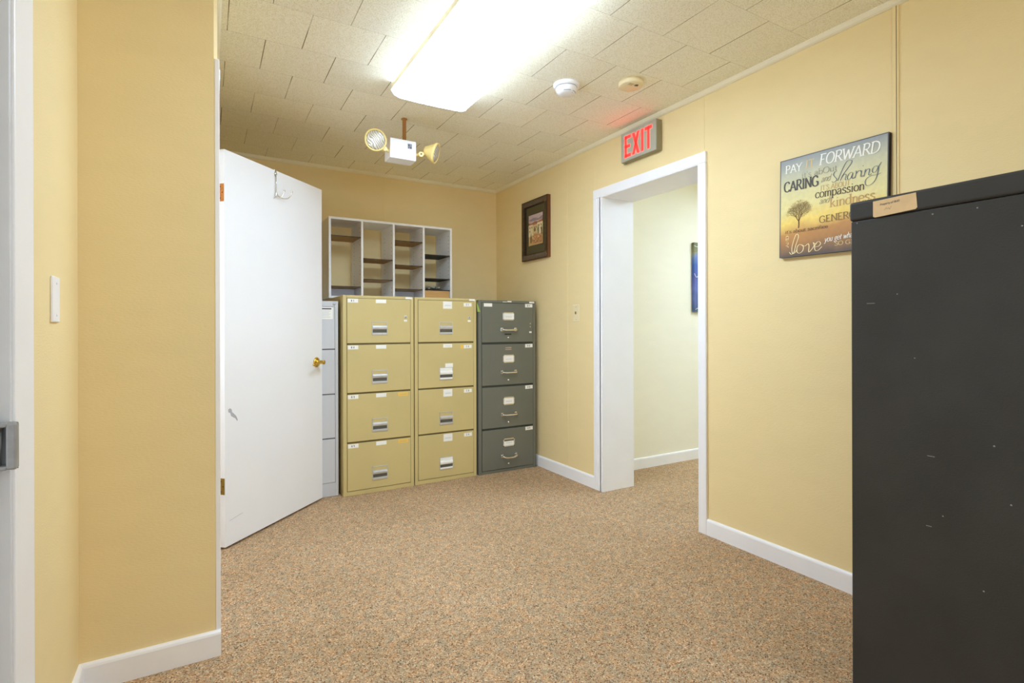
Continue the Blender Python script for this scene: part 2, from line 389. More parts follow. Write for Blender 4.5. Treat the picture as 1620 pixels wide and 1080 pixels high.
struct(m.build('trim_6', M_trim), 'white casing on the hall side', 'trim')

# door frame of the open white door (mostly edge-on)
m = MB()
m.box((X1 - .009, YW1 - .001, 0.0), (X1 + .006, 2.175, 2.072), bev=.002)
m.box((X1 + .0003, 3.09, 0), (X1 + .014, 3.15, 2.072), bev=.003)
m.box((X1 + .0003, 2.176, 2.03), (X1 + .010, 3.089, 2.072), bev=.003)
m.box((X1 - .12, 2.19, 0), (X1 - .010, 2.205, 2.045)); m.box((X1 - .12, 3.085, 0), (X1 - .001, 3.0995, 2.045)); m.box((X1 - .12, 2.205, 2.045), (X1 - .001, 3.085, 2.0595))
struct(m.build('trim_7', M_trim), 'white door casing at the corner of the narrow wall', 'trim')

# the left door frame at the frame edge, with the strike
m = MB()
m.box((XL, 1.40, 0), (XL + .018, 1.532, 2.14), bev=.003)
m.box((XL, LD0 - .13, 0), (XL + .018, LD0, 2.14), bev=.003); m.box((XL, LD0 + .0, 2.06), (XL + .018, 1.40, 2.14), bev=.003)
dfr = struct(m.build('door_2', M_trim), 'white door frame at the far left edge with a steel strike', 'door frame')
m = MB(); m.box((XL - .13, 1.388, 0), (XL + .0125, 1.3999, 2.06), bev=.0015); m.box((XL - .13, LD0, 0), (XL + .012, LD0 + .012, 2.06)); m.box((XL - .13, LD0 + .012, 2.048), (XL + .012, 1.388, 2.06))
m.box((XL - .14, 1.378, 0), (XL - .012, 1.3885, 2.05), bev=.001)
m.build('jamb', M_jambshade, dfr)
# strike: plate on the jamb, bowed lip reaching past the casing
m = MB()
zs0, zs1 = .862, .952
m.box((XL - .075, 1.372, .79), (XL - .010, 1.3795, 1.0 - .015), bev=.002)
pro = []
n = 9
outer = [(XL - .016 + .046 * math.sin(a) , 1.3765 + .0 - .012 * (1 - math.cos(a))) for a in [i * (math.pi / 2) / (n - 1) for i in range(n)]]
inner = [(x - .003 * (i / (n - 1)), y + .0035) for i, (x, y) in enumerate(outer)]
m.prism(outer + inner[::-1], lambda a, c, t: (a, c, t), zs0, zs1)
for zz in (zs0, zs1 - .008):
    m.box((XL - .02, 1.352, zz), (XL + .016, 1.377, zz + .008), bev=.002)
m.box((XL + .014, 1.352, zs0), (XL + .030, 1.372, zs1), bev=.004)
m.build('strike_plate', mat('grey_steel', (158, 158, 158), rough=.45, metal=.35, var=.1, vscale=40), dfr)
m = MB(); m.rev([(.0095, 0), (.0095, .075)], (XL - .004, 1.366, .870), (0.05, 0, 1), 14); m.build('latch_bar', M_chrome, dfr)
m = MB(); 
for z in (.805, .972): m.rev([(.004, 0), (.003, .0015)], (XL - .03, 1.372, z), (0, -1, 0), 10)
m.build('screw', M_hole, dfr)

# ------------------------------------------------------------ open white door
DA = Vector((.083, 3.068, 0)); DE = Vector((.667, 3.652, 0)); dd = (DE - DA).normalized(); dn = Vector((dd.y, -dd.x, 0))   # dn points at the camera side
DL = (DE - DA).length; DTH = .035
DM = Matrix(((dd.x, -dn.x, 0, DA.x), (dd.y, -dn.y, 0, DA.y), (0, 0, 1, 0), (0, 0, 0, 1)))   # local x along, y into door, z up
door = thing('door_1', 'plain white flush door standing open in front of the filing cabinets', 'door', (DA.x, DA.y, 0)); door['kind'] = 'structure'
m = MB(); m.xbox(DM, (0, 0, .012), (DL, DTH, 2.055), bev=.002); m.build('door_leaf', M_door, door)
def dpt(x, y, z): return DM @ Vector((x, y, z))
for z0, z1, mm, nm in ((1.787, 1.878, M_rust, 'rusty upper hinge'), (.283, .367, M_oldbrass, 'dull brass lower hinge')):
    m = MB(); m.xbox(DM, (-.0025, .002, z0), (.0005, DTH - .004, z1), bev=.0012)
    m.xbox(DM, (-.003, DTH - .004, z0), (.001, DTH + .006, z1), bev=.001)
    m.rev([(.0055, 0), (.0055, z1 - z0)], dpt(-.004, DTH + .004, z0), (0, 0, 1), 12)
    h = m.build('hinge', mm, door); h['label'] = nm
    m = MB()
    for k in range(3):
        p = dpt(-.0026, .010 if k % 2 else .022, z0 + (z1 - z0) * (.18 + .32 * k)); m.rev([(.0035, 0), (.0028, .0012)], p, -dd, 10)
    m.build('screw', M_screwhead, h)
# lever
kx, kz = DL - .062, .915
m = MB(); k = dpt(kx, 0, kz)
m.rev([(.033, 0), (.033, .003), (.029, .008), (.018, .012), (.012, .016), (.011, .045), (.014, .05), (.013, .058), (0, .060)], k, dn, 28)
pts = []
for i in range(13):
    t = i / 12; pts.append(dpt(kx - .004 - .095 * t, -.05 - .004 * math.sin(t * 3), kz + .010 * math.sin(t * 5.2) - .002))
m.tube(catmull(pts, 2), [.0085 - .003 * (i / 24) for i in range(25)], 12)
m.rev([(0, -.008), (.006, -.006), (.008, 0), (.006, .006), (0, .008)], pts[-1], (0, 0, 1), 12)
m.build('door_handle', M_brass, door)
m = MB(); k2 = dpt(kx, DTH, kz); m.rev([(.033, 0), (.033, .003), (.018, .012), (.011, .016), (.011, .05), (0, .052)], k2, -dn, 24)
m.tube([dpt(kx - .1 * t, DTH + .045, kz) for t in (0, .3, .6, 1)], .0075, 10); m.build('door_handle', M_brass, door)
m = MB(); m.xbox(DM, (DL - .0005, .006, kz - .028), (DL + .0012, DTH - .006, kz + .028), bev=.0008); m.build('latch_plate', M_brass, door)
# bare patch where paint came off
def blob(m, pts2, off=-.0006, thick=None):
    m.quad([dpt(x, off, z) for x, z in pts2])
m = MB()
sc = [(.022, .717), (.034, .722), (.044, .715), (.048, .700), (.060, .690), (.075, .676), (.086, .655), (.082, .648), (.070, .664), (.056, .672), (.042, .680), (.036, .697), (.024, .702)]
m.prism([(x, z) for x, z in sc], lambda a, c, t: dpt(a, t, c), .0002, -.0006)
m.build('paint_scrape', mat('grey_primer', (178, 178, 180), rough=.7, var=.05), door)
m = MB(); m.prism([(.03, .14), (.12, .152), (.12, .154), (.03, .142)], lambda a, c, t: dpt(a, t, c), .0002, -.0005); m.build('scuff', mat('scuff_grey', (190, 190, 192), var=.05), door)

# over-door hook
hx = .377
hk = thing('door_hook', 'chrome over-the-door double hook hanging on the open white door', 'hook', dpt(hx, 0, 2.055))
m = MB(); m.xbox(DM, (hx - .010, -.003, 2.02), (hx + .010, -.001, 2.058), bev=.0008); m.xbox(DM, (hx - .010, -.003, 2.0562), (hx + .010, DTH + .003, 2.058), bev=.0006); m.xbox(DM, (hx - .010, DTH + .001, 2.03), (hx + .010, DTH + .003, 2.058), bev=.0006)
m.rev([(.011, 0), (.011, .003), (.005, .006), (0, .007)], dpt(hx, -.003, 2.034), dn, 18)
m.build('strap', M_chrome, hk)
m = MB(); m.tube([dpt(hx, -.006, 2.03), dpt(hx, -.008, 1.98), dpt(hx, -.008, 1.915)], .0028, 8)
m.build('stem', M_chrome, hk)
m = MB(); q = catmull([dpt(hx, -.008, 1.93), dpt(hx + .004, -.02, 1.905), dpt(hx + .018, -.045, 1.890), dpt(hx + .035, -.068, 1.900), dpt(hx + .045, -.078, 1.935)], 5)
m.tube(q, .003, 8); m.rev([(0, -.006), (.005, -.004), (.006, 0), (.005, .004), (0, .006)], q[-1], (0, 0, 1), 12); m.build('hook_arm', M_chrome, hk)
m = MB(); q = catmull([dpt(hx, -.008, 1.925), dpt(hx + .012, -.012, 1.905), dpt(hx + .03, -.022, 1.905), dpt(hx + .042, -.030, 1.945)], 5)
m.tube(q, .003, 8); m.rev([(0, -.006), (.005, -.004), (.006, 0), (.005, .004), (0, .006)], q[-1], (0, 0, 1), 12); m.build('hook_arm', M_chrome, hk)
m = MB(); q = catmull([dpt(hx, -.008, 1.925), dpt(hx - .006, -.008, 1.90), dpt(hx - .022, -.010, 1.885)], 5); m.tube(q, .003, 8); m.build('hook_arm', M_chrome, hk)

# ------------------------------------------------------------ filing cabinets
def plate_text(m, s, x, y, z, h, mi=1, w=.72):
    """tiny block lettering on a front face (plane Y=y), made of strokes"""
    segs = {'1': [((.3, 0), (.3, 1)), ((.1, .8), (.3, 1))], '2': [((0, 1), (.6, 1)), ((.6, 1), (.6, .5)), ((.6, .5), (0, .5)), ((0, .5), (0, 0)), ((0, 0), (.6, 0))],
            '3': [((0, 1), (.6, 1)), ((.6, 1), (.6, 0)), ((.1, .5), (.6, .5)), ((0, 0), (.6, 0))], '4': [((0, 1), (0, .45)), ((0, .45), (.6, .45)), ((.5, 1), (.5, 0))],
            'B': [((0, 0), (0, 1)), ((0, 1), (.55, 1)), ((.55, 1), (.55, .5)), ((0, .5), (.6, .5)), ((.6, .5), (.6, 0)), ((0, 0), (.6, 0))],
            'C': [((.6, 1), (0, 1)), ((0, 1), (0, 0)), ((0, 0), (.6, 0))], 'D': [((0, 0), (0, 1)), ((0, 1), (.45, 1)), ((.45, 1), (.6, .75)), ((.6, .75), (.6, .25)), ((.6, .25), (.45, 0)), ((.45, 0), (0, 0))]}
    cx = x
    for ch in s:
        if ch in segs:
            for (a, c), (d, e) in segs[ch]:
                p = Vector((cx + a * h * w, y, z + c * h)); q = Vector((cx + d * h * w, y, z + e * h))
                t = (q - p).normalized() * h * .11; nn = Vector((-t.z, 0, t.x))
                m.quad([p - t + nn, p - t - nn, q + t - nn, q + t + nn], mi)
        cx += h * w * (1.05 if ch != ' ' else .8)
def scribble(m, x0, x1, y, z, h, mi=1, k=14):
    pts = [Vector((x0 + (x1 - x0) * i / k, y, z + (h * (.5 if i % 2 else -.5)) * random.uniform(.3, 1))) for i in range(k + 1)]
    for p, q in zip(pts, pts[1:]):
        nn = Vector((0, 0, .0011)); m.quad([p + nn, p - nn, q - nn, q + nn], mi)
def sticker(parent, x0, x1, z0, z1, y, text=None, scr=None, mt=None, name='label_sticker', th=.0007, tilt=0.):
    m = MB(); m.box((x0, y - th, z0), (x1, y, z1))
    if tilt:
        c = Vector(((x0+x1)/2, y, (z0+z1)/2)); R = Matrix.Translation(c) @ Matrix.Rotation(tilt, 4, 'Y') @ Matrix.Translation(-c)
        for v in m.bm.verts: v.co = R @ v.co
    if text:
        h = (z1 - z0) * .42; L = sum(.72 * h * (1.05 if ch != ' ' else .8) for ch in text)
        plate_text(m, text, (x0 + x1) / 2 - L / 2, y - th - .0003, (z0 + z1) / 2 - h / 2, h)
    if scr: scribble(m, x0 + (x1-x0)*.18, x0 + (x1-x0)*.85, y - th - .0003, (z0+z1)/2 - (z1-z0)*scr, (z1-z0)*.16)
    ink = M_ink if text else M_pencil
    return m.build(name, [mt or M_label, ink], parent)

def cabinet_shell(t, x0, x1, y0, y1, h, drw, inx, body, gap, base_inset=0.):
    """body with a framed front; drawers sit in dark reveals"""
    m = MB()
    m.box((x0, y0 + .004, 0), (x1, y1, h), bev=.004)
    # front frame proud of the reveal
    m.box((x0, y0, 0), (x0 + inx, y0 + .006, h), bev=.002); m.box((x1 - inx, y0, 0), (x1, y0 + .006, h), bev=.002)
    m.box((x0 + inx, y0, drw[0][1]), (x1 - inx, y0 + .006, h), bev=.002); m.box((x0 + inx, y0, 0), (x1 - inx, y0 + .006, drw[-1][0]), bev=.002)
    m.build('body', body, t)
    m = MB(); m.box((x0 + inx, y0 + .0015, drw[-1][0]), (x1 - inx, y0 + .0042, drw[0][1])); m.build('drawer_reveal', gap, t)

def recessed_pull(parent, cx, z, y, w=.108, h=.092, lab=False):
    f = MB(); bw = .0045
    f.box((cx - w/2, y - .004, z), (cx + w/2, y + .0, z + bw), bev=.001); f.box((cx - w/2, y - .004, z + h - bw), (cx + w/2, y, z + h), bev=.001)
    f.box((cx - w/2, y - .004, z), (cx - w/2 + bw, y, z + h), bev=.001); f.box((cx + w/2 - bw, y - .004, z), (cx + w/2, y, z + h), bev=.001)
    hd = f.build('handle', M_silver, parent)
    f = MB(); f.box((cx - w/2 + bw, y - .0022, z + .066), (cx + w/2 - bw, y, z + h - bw)); f.build('card_slot', M_tan if not lab else M_label, hd)
    f = MB()
    f.prism([(0, .066), (.006, .064), (.010, .054), (.009, .044), (.0055, .038), (.002, .038), (0, .042)], lambda a, c, t: (t, y - a, z + c), cx - w/2 + bw, cx + w/2 - bw)
    f.box((cx - w/2 + bw, y - .0035, z + bw), (cx + w/2 - bw, y, z + .016), bev=.001)
    f.build('pull_lip', M_silver if not lab else M_label, hd)
    f = MB(); f.box((cx - w/2 + bw, y - .0012, z + .016), (cx + w/2 - bw, y, z + .045)); f.build('pull_recess', mat('recess_grey', (96, 94, 84), rough=.5, metal=.2, var=.1) if 'recess_grey' not in bpy.data.materials else bpy.data.materials['recess_grey'], hd)
    return hd

DRW_T = [(1.031, 1.342), (.695, 1.025), (.362, .689), (.030, .356)]
def tan_cabinet(x0, x1, y0, label, second):
    t = thing('filing_cabinet', label, 'filing cabinet', ((x0 + x1) / 2, (y0 + 4.34) / 2, 0), 'tan four-drawer filing cabinets')
    cabinet_shell(t, x0, x1, y0, 4.34, 1.36, DRW_T, .024, M_tan, M_gap)
    cx = (x0 + x1) / 2; yf = y0 - .0045; names = ['C 1', 'C 2', 'C 3', 'C 4'] if second else ['B 1', 'B 2', 'B 3', 'B 4']
    for i, (z0, z1) in enumerate(DRW_T):
        m = MB(); m.box((x0 + .0265, yf, z0 + .003), (x1 - .0265, y0 + .003, z1 - .003), bev=.0025)
        d = m.build('drawer', M_tan, t)
        recessed_pull(d, cx + (.0 if not second else -.005), z0 + .058, yf, lab=(second and i in (1, 3)))
        if not second:
            sticker(d, x0 + .030, x0 + .100, z1 - .032, z1 - .006, yf, text=names[i])
            sticker(d, cx - .027, cx + .046, z1 - .032, z1 - .006, yf, scr=.0 if i else None)
            if i >= 2: sticker(d, x1 - .118, x1 - .045, z1 - .034, z1 - .008, yf, scr=.05, mt=M_orange)
        else:
            big = i in (0, 2, 3)
            sticker(d, cx - .028, cx + .044, z1 - (.062 if big else .034), z1 - .008, yf, scr=.05)
            sticker(d, x1 - .108, x1 - .042, z1 - .042, z1 - .016, yf, text=names[i], tilt=-.02)
            if i == 1: sticker(d, x1 - .135, x1 - .112, z1 - .044, z1 - .016, yf, mt=M_orange, tilt=.1)
            if i == 1: sticker(d, cx - .012, cx + .050, z0 + .148, z0 + .178, yf)
        if i == 0:
            m = MB(); m.rev([(.011, 0), (.011, .002), (.008, .004), (0, .0045)], (x1 - .062, yf, z0 + .185), (0, -1, 0), 16)
            lk = m.build('lock', M_silver, d); m = MB(); m.box((x1 - .0635, yf - .0055, z0 + .179), (x1 - .0605, yf - .0045, z0 + .191)); m.build('keyhole', M_hole, lk)
            sticker(d, x1 - .074, x1 - .050, z0 + .152, z0 + .165, yf)
    sticker(t, x1 - .06, x1 - .012, 1.343, 1.357, y0)
    return t
tan_cabinet(.797, 1.293, 3.63, 'tan four-drawer filing cabinet with orange stickers, beside the pale grey one', False)
t2 = tan_cabinet(1.302, 1.797, 3.635, 'tan four-drawer filing cabinet beside the dark grey cabinet', True)
m = MB(); m.prism([(0, 0), (.030, -.075), (.004, -.075), (0, -.02)], lambda a, c, t: (1.7975 + a, t, 1.335 + c), 3.624, 3.6255); m.build('paper_tab', M_green, t2)

# dark grey cabinet
DRW_D = [(1.020, 1.334), (.684, 1.010), (.350, .675), (.022, .341)]
gx0, gx1, gy = 1.813, 2.335, 3.63
t = thing('filing_cabinet', 'dark grey four-drawer filing cabinet with chrome bar handles in the corner', 'filing cabinet', ((gx0 + gx1) / 2, 3.98, 0))
cabinet_shell(t, gx0, gx1, gy, 4.34, 1.353, DRW_D, .026, M_dk, M_dkgap)
gc = (gx0 + gx1) / 2 + .004; yf = gy - .0045
for i, (z0, z1) in enumerate(DRW_D):
    m = MB(); m.box((gx0 + .029, yf, z0 + .003), (gx1 - .029, gy + .003, z1 - .003), bev=.003); d = m.build('drawer', M_dk, t)
    # card holder
    zc = z0 + .208; w, h = .105, .064
    m = MB(); bw = .009
    m.box((gc - w/2, yf - .003, zc - h/2), (gc + w/2, yf, zc - h/2 + bw), bev=.001); m.box((gc - w/2, yf - .003, zc + h/2 - bw), (gc + w/2, yf, zc + h/2), bev=.001)
    m.box((gc - w/2, yf - .003, zc - h/2), (gc - w/2 + bw, yf, zc + h/2), bev=.001); m.box((gc + w/2 - bw, yf - .003, zc - h/2), (gc + w/2, yf, zc + h/2), bev=.001)
    ch = m.build('card_holder', M_chrome, d)
    m = MB(); top = h/2 - bw - (.014 if i == 3 else 0)
    m.box((gc - w/2 + bw, yf - .0018, zc - h/2 + bw), (gc + w/2 - bw, yf - .0002, zc + top)); scribble(m, gc - .028, gc + .028, yf - .0022, zc - .004, .008)
    m.build('card', [M_label, M_pencil], ch)
    # bar handle
    zh = z0 + .104; m = MB()
    for s in (-1, 1):
        m.box((gc + s * .062 - .0105, yf - .005, zh - .014), (gc + s * .062 + .0105, yf, zh + .014), bev=.002)
        m.tube([(gc + s * .062, yf - .002, zh), (gc + s * .062, yf - .02, zh - .001), (gc + s * .056, yf - .028, zh - .004)], [.008, .007, .0075], 10)
    m.tube(catmull([(gc - .060, yf - .027, zh - .003), (gc - .03, yf - .031, zh - (.012 if i == 3 else .004)), (gc + .03, yf - .031, zh - (.012 if i == 3 else .004)), (gc + .060, yf - .027, zh - .003)], 5), .0068, 12)
    m.build('handle', M_chrome, d)
    m = MB(); m.rev([(.009, 0), (.009, .003), (.006, .008), (0, .009)], (gc - .004, yf, z0 + .040), (0, -1, 0), 16); m.build('lock_button', M_chrome, d)
    sticker(d, gx1 - .103, gx1 - .033, z1 - .032, z1 - .004, yf, text='D ' + str(i + 1), tilt=-.02)
    if i == 0:
        sticker(d, gx0 + .045, gx0 + .118, z1 - .032, z1 - .006, yf, scr=.0)
        for k in (0, 1):
            m = MB(); m.rev([(.006, 0), (.006, .002), (0, .003)], (gx1 - .052, yf, z0 + .125 + k * .026), (0, -1, 0), 14); m.build('lock', M_chrome, d)
        sticker(d, gx1 - .064, gx1 - .042, z0 + .075, z0 + .088, yf)
        sticker(d, gc - .035, gc + .025, z0 + .062, z0 + .071, yf, mt=M_black_ink, name='maker_plate')
    if i == 1:
        m = MB()
        for k in (0, 1): m.box((gc - .030, yf - .0008, z1 - .048 + k * .014), (gc + .026, yf, z1 - .040 + k * .014), bev=.0003)
        m.build('maker_plate', mat('faded_plate', (176, 158, 142), rough=.5, var=.2, vscale=120), d)
sticker(t, gx1 - .06, gx1 - .012, 1.337, 1.349, gy)
sticker(t, gc - .05, gc - .012, 1.340, 1.344, gy, name='paint_scratch'); sticker(t, gc - .008, gc + .03, 1.341, 1.350, gy, name='paint_scratch')

# light grey cabinet mostly behind the door
lx0, lx1, ly = .40, .778, 3.69
DRW_L = [(.996, 1.283), (.692, .992), (.393, .688), (.093, .389)]
t = thing('filing_cabinet', 'pale grey filing cabinet mostly hidden behind the open white door', 'filing cabinet', ((lx0 + lx1) / 2, 4.01, 0))
cabinet_shell(t, lx0, lx1, ly, 4.34, 1.32, DRW_L, .020, M_lg, M_lggap)
for i, (z0, z1) in enumerate(DRW_L):
    m = MB(); m.box((lx0 + .0225, ly - .004, z0 + .002), (lx1 - .0225, ly + .003, z1 - .002), bev=.002); d = m.build('drawer', M_lg, t)
    recessed_pull(d, (lx0 + lx1) / 2, z0 + .16, ly - .004, .1, .08)
    if i == 0:
        p = MB(); p.box((lx1 - .165, ly - .0050, z1 - .085), (lx1 - .035, ly - .0042, z1 - .006)); p.box((lx1 - .16, ly - .0055, z1 - .020), (lx1 - .045, ly - .0051, z1 - .011), mi=1)
        for k in range(5): p.box((lx1 - .155, ly - .0054, z1 - .032 - k * .010), (lx1 - .05 - .01 * (k % 2), ly - .0051, z1 - .0305 - k * .010), mi=2)
        p.build('notice_sticker', [M_label, M_ink, M_pencil], d)
m = MB(); m.rev([(.009, 0), (.009, .003), (.006, .005), (0, .0055)], (lx1 - .026, ly, 1.301), (0, -1, 0), 16); m.build('lock', M_silver, t)

# black cabinet near the camera at the right
bx0, bx1, by0, by1, bh = 1.603, 2.06, .10, .82, 1.488
t = thing('filing_cabinet', 'tall black metal cabinet at the right edge seen from its side', 'filing cabinet', ((bx0 + bx1) / 2, (by0 + by1) / 2, 0))
m = MB(); m.box((bx0, by0 + .004, 0), (bx1, by1 - .003, 1.434), bev=.004, seg=3); m.build('body', M_black, t)
m = MB(); m.box((bx0 - .003, by0, 1.4345), (bx1 + .003, by1, bh), bev=.007, seg=3); lid = m.build('top_cap', M_black, t)
m = MB(); m.box((bx0 + .03, by0 - .006, .05), (bx1 - .03, by0 + .0035, .38), bev=.003)
for k in range(1, 4): m.box((bx0 + .03, by0 - .006, .05 + k * .345), (bx1 - .03, by0 + .0035, .38 + k * .345), bev=.003)
m.build('drawer', M_black, t)
m = MB(); xx = bx0 - .003
cardp = [(.757, 1.479), (.655, 1.482), (.652, 1.443), (.656, 1.439), (.752, 1.434), (.757, 1.437)]
m.prism(cardp, lambda a, c, q: (q, a, c), xx - .0008, xx + .0002)
ct = m.build('card_label', mat('aged_card', (222, 192, 146), rough=.7, var=.06, vscale=30), lid); CARD_PARENT = ct
m = MB()
for (y, z, s) in ((.80, 1.427, .002), (.62, 1.419, .002), (.53, 1.417, .0018), (.45, 1.36, .002), (.66, 1.05, .0015), (.50, .85, .0022), (.47, .72, .002), (.60, .655, .0016), (.52, .50, .002), (.70, 1.22, .0014)):
    m = MB(); m.rev([(s, 0), (0, .0004)], (bx0 - .0001, y, z), (-1, 0, 0), 8); m.build('paint_chip', M_chip, t)
for (y, z, l) in ((.765, 1.197, .010), (.625, .80, .008), (.63, .62, .006)):
    m = MB(); m.box((bx0 - .0005, y - l, z), (bx0, y + l, z + .0012)); m.build('scratch', M_chip, t)

# ------------------------------------------------------------ mail sorter on top of the cabinets
sx0, sx1, sy0, sy1, sz0, sz1 = .782, 1.765, 4.02, 4.335, 1.3605, 1.962
t = thing('mail_sorter', 'white four-column mail sorter with brown shelves standing on the tan cabinets', 'mail sorter', ((sx0 + sx1) / 2, (sy0 + sy1) / 2, sz0))
TH = .016
ux = lambda u: None
dvx = [sx0 + TH / 2, 1.0265, 1.272, 1.519, sx1 - TH / 2]
m = MB(); m.box((sx0, sy0 + .001, sz1 - TH), (sx1, sy1, sz1), bev=.0008); m.box((sx0, sy0, sz1 - TH), (sx1, sy0 + .001, sz1), mi=1)
m.build('top_panel', [M_bluegrey, M_edgewhite], t)
m = MB(); m.box((sx0 + TH, sy0 + .001, sz0), (sx1 - TH, sy1, sz0 + TH)); m.build('bottom_panel', M_bluegrey, t)
for k, x in enumerate(dvx):
    m = MB(); hx2 = TH / 2 if k in (0, 4) else .0075
    m.box((x - hx2, sy0 + .001, sz0 + (TH if 0 < k < 4 else 0)), (x + hx2, sy1, sz1 - TH), bev=.0006); m.box((x - hx2, sy0, sz0 + (0 if k in (0, 4) else TH)), (x + hx2, sy0 + .001, sz1 - TH), mi=1)
    o = m.build('side_panel' if k in (0, 4) else 'divider', [M_bluegrey, M_edgewhite], t)
    if k > 0:
        for yy in (sy0 + .035, sy0 + .22):
            z = sz0 + .06
            while z < sz1 - .06:
                if random.random() < .85:
                    m = MB(); m.rev([(.0032, -.0002), (.0032, .0006)], (x - hx2, yy, z), (-1, 0, 0), 8); m.build('peg_hole', M_hole, o)
                z += .032
shelves = {0: [1.8246, 1.4489], 1: [1.667, 1.51], 2: [1.8244, 1.6328, 1.4448], 3: [1.7318, 1.5389, 1.4464]}      # shelf heights
for col, vs in shelves.items():
    xa = dvx[col] + .0085; xb = dvx[col+1] - .0085
    for v in vs:
        z = v; m = MB()
        m.box((xa, sy0 + .006, z - .003), (xb, sy1 - .06, z + .003), mi=0)
        m.box((xa, sy0 + .0045, z - .003), (xb, sy0 + .006, z + .003), mi=1)
        m.build('shelf', [M_dkshelf if col == 3 else M_brown, M_browntop], t)
for col in (0, 2):
    m = MB(); m.box((dvx[col] + .009, sy1 - .10, sz0 + TH), (dvx[col+1] - .009, sy1 - .095, shelves[col][-1] - .004)); m.build('back_strip', M_bluegrey, t)
zz = shelves[3][-1]
m = MB(); m.box((dvx[3] + .012, sy0 + .008, sz0 + TH), (dvx[4] - .012, sy0 + .28, zz - .0045), bev=.003)
m.build('wooden_block', mat('orange_wood', (206, 162, 104), rough=.5, var=.12, vscale=10, stretch=(1, 8, 12)), t)
# crumpled papers
m = MB(); px0, px1, N = dvx[3] + .05, dvx[4] - .06, 9
grid = [[m.bm.verts.new((px0 + (px1 - px0) * i / N, sy0 + .012 + .18 * j / 6, zz + .005 + (.030 * abs(math.sin(i * 1.1 + j * .7)) + random.uniform(0, .010)) * (1 - abs(i / N - .5) * 1.2))) for j in range(7)] for i in range(N + 1)]
for i in range(N):
    for j in range(6): m.bm.faces.new((grid[i][j], grid[i+1][j], grid[i+1][j+1], grid[i][j+1]))
low = [[m.bm.verts.new(grid[i][j].co - Vector((0, 0, .0012))) for j in range(7)] for i in range(N + 1)]
for i in range(N):
    for j in range(6): m.bm.faces.new((low[i][j+1], low[i+1][j+1], low[i+1][j], low[i][j]))
tag(m.build('paper_sheet', mat('grey_white_paper', (196, 198, 188), rough=.8, var=.04), None, ((px0+px1)/2, sy0 + .1, zz + .0045)), 'crumpled pale paper on the bottom right shelf of the mail sorter', 'paper')

# ------------------------------------------------------------ ceiling light
def lens_mat(name, strength):
    M = bpy.data.materials.new(name); M.use_nodes = True; nt = M.node_tree
    b = nt.nodes['Principled BSDF']; b.inputs['Base Color'].default_value = (.9, .9, .9, 1); b.inputs['Roughness'].default_value = .3
    b.inputs['Emission Color'].default_value = LAMP_COLOR + (1,); b.inputs['Emission Strength'].default_value = strength
    return M
def wrap_light(name, label, x0, x1, y0, y1, strength, cat='ceiling light'):
    cx = (x0 + x1) / 2; hw = (x1 - x0) / 2
    t = thing(name, label, cat, (cx, (y0 + y1) / 2, H))
    m = MB(); m.box((cx - hw + .012, y0 + .004, H - .014), (cx + hw - .012, y1 - .004, H - .0005), bev=.002); m.build('housing', M_whiteplastic, t)
    for a in (-1, 1):
        m = MB(); m.box((cx + a * hw, y0 + .008, H - .0445), (cx + a * (hw - .005), y1 - .008, H - .0145), bev=.001); m.build('side_rail', M_cove, t)
    pr = [(-hw + .0052, -.0145), (-hw + .0052, -.045), (-hw, -.046), (-hw + .008, -.060), (-hw + .020, -.072), (-hw + .045, -.081), (-.06, -.084), (.06, -.084), (hw - .045, -.081), (hw - .020, -.072), (hw - .008, -.060), (hw, -.046), (hw - .0052, -.045), (hw - .0052, -.0145)]
    m = MB(); m.prism(pr, lambda a, c, q: (cx + a, q, H + c), y0 + .008, y1 - .008); m.build('lens', lens_mat('glowing_lens_' + name, strength), t)
    for (a, c) in ((y0, y0 + .008), (y1 - .008, y1)):
        m = MB(); m.prism([(x * 1.012, z * 1.02) for x, z in pr], lambda p, q, s: (cx + p, s, H + q), a, c); m.build('end_cap', M_whiteplastic, t)
    return t
wrap_light('ceiling_light', 'long glowing white fluorescent fixture on the ceiling', .842, 1.282, 1.482, 2.702, LENS_STRENGTH)
wrap_light('ceiling_light', 'fluorescent fixture added as fill light on the ceiling behind the camera', .842, 1.282, -1.2, .02, REAR_STRENGTH)  # unseen fixture, added for fill
wrap_light('ceiling_light', 'fluorescent fixture added as fill light on the hall ceiling', 3.75, 4.15, 1.3, 2.52, HALL_STRENGTH)  # added out of view to brighten the hall

# smoke detectors
t = thing('smoke_detector', 'domed bright white smoke detector nearest the fluorescent light', 'smoke detector', (1.665, 2.278, H))
m = MB(); m.rev([(.070, -.0002), (.070, .010), (.066, .016), (.058, .018)], (1.665, 2.278, H), (0, 0, -1), 48); m.build('base', M_whiteplastic, t)
m = MB(); m.rev([(.056, .018), (.057, .024), (.054, .038), (.046, .048), (.030, .0535), (0, .055)], (1.665, 2.278, H), (0, 0, -1), 48); hd = m.build('head', M_whiteplastic, t)
m = MB()
for a0 in (-2.5, -1.4):
    for rr in (.0475,):
        pts = [(1.665 + rr * math.cos(a0 + .08 * i), 2.278 + rr * math.sin(a0 + .08 * i), H - .0465) for i in range(11)]; m.tube(pts, .0016, 6)
m.tube([(1.665 + .0565 * math.cos(a * .1), 2.278 + .0565 * math.sin(a * .1), H - .0195) for a in range(63)], .0012, 6)
m.build('vent_slot', mat('slot_grey', (150, 152, 165), var=.05), hd)
m = MB(); m.rev([(.003, 0), (0, .002)], (1.665 + .012, 2.278 - .035, H - .052), (0, 0, -1), 8); m.build('indicator', M_pencil, hd)
t = thing('smoke_detector', 'flat beige round detector nearest the exit sign', 'smoke detector', (1.934, 2.075, H))
m = MB(); m.rev([(.058, -.0002), (.060, .004), (.062, .005)], (1.934, 2.075, H), (0, 0, -1), 40); m.build('base', M_beige, t)
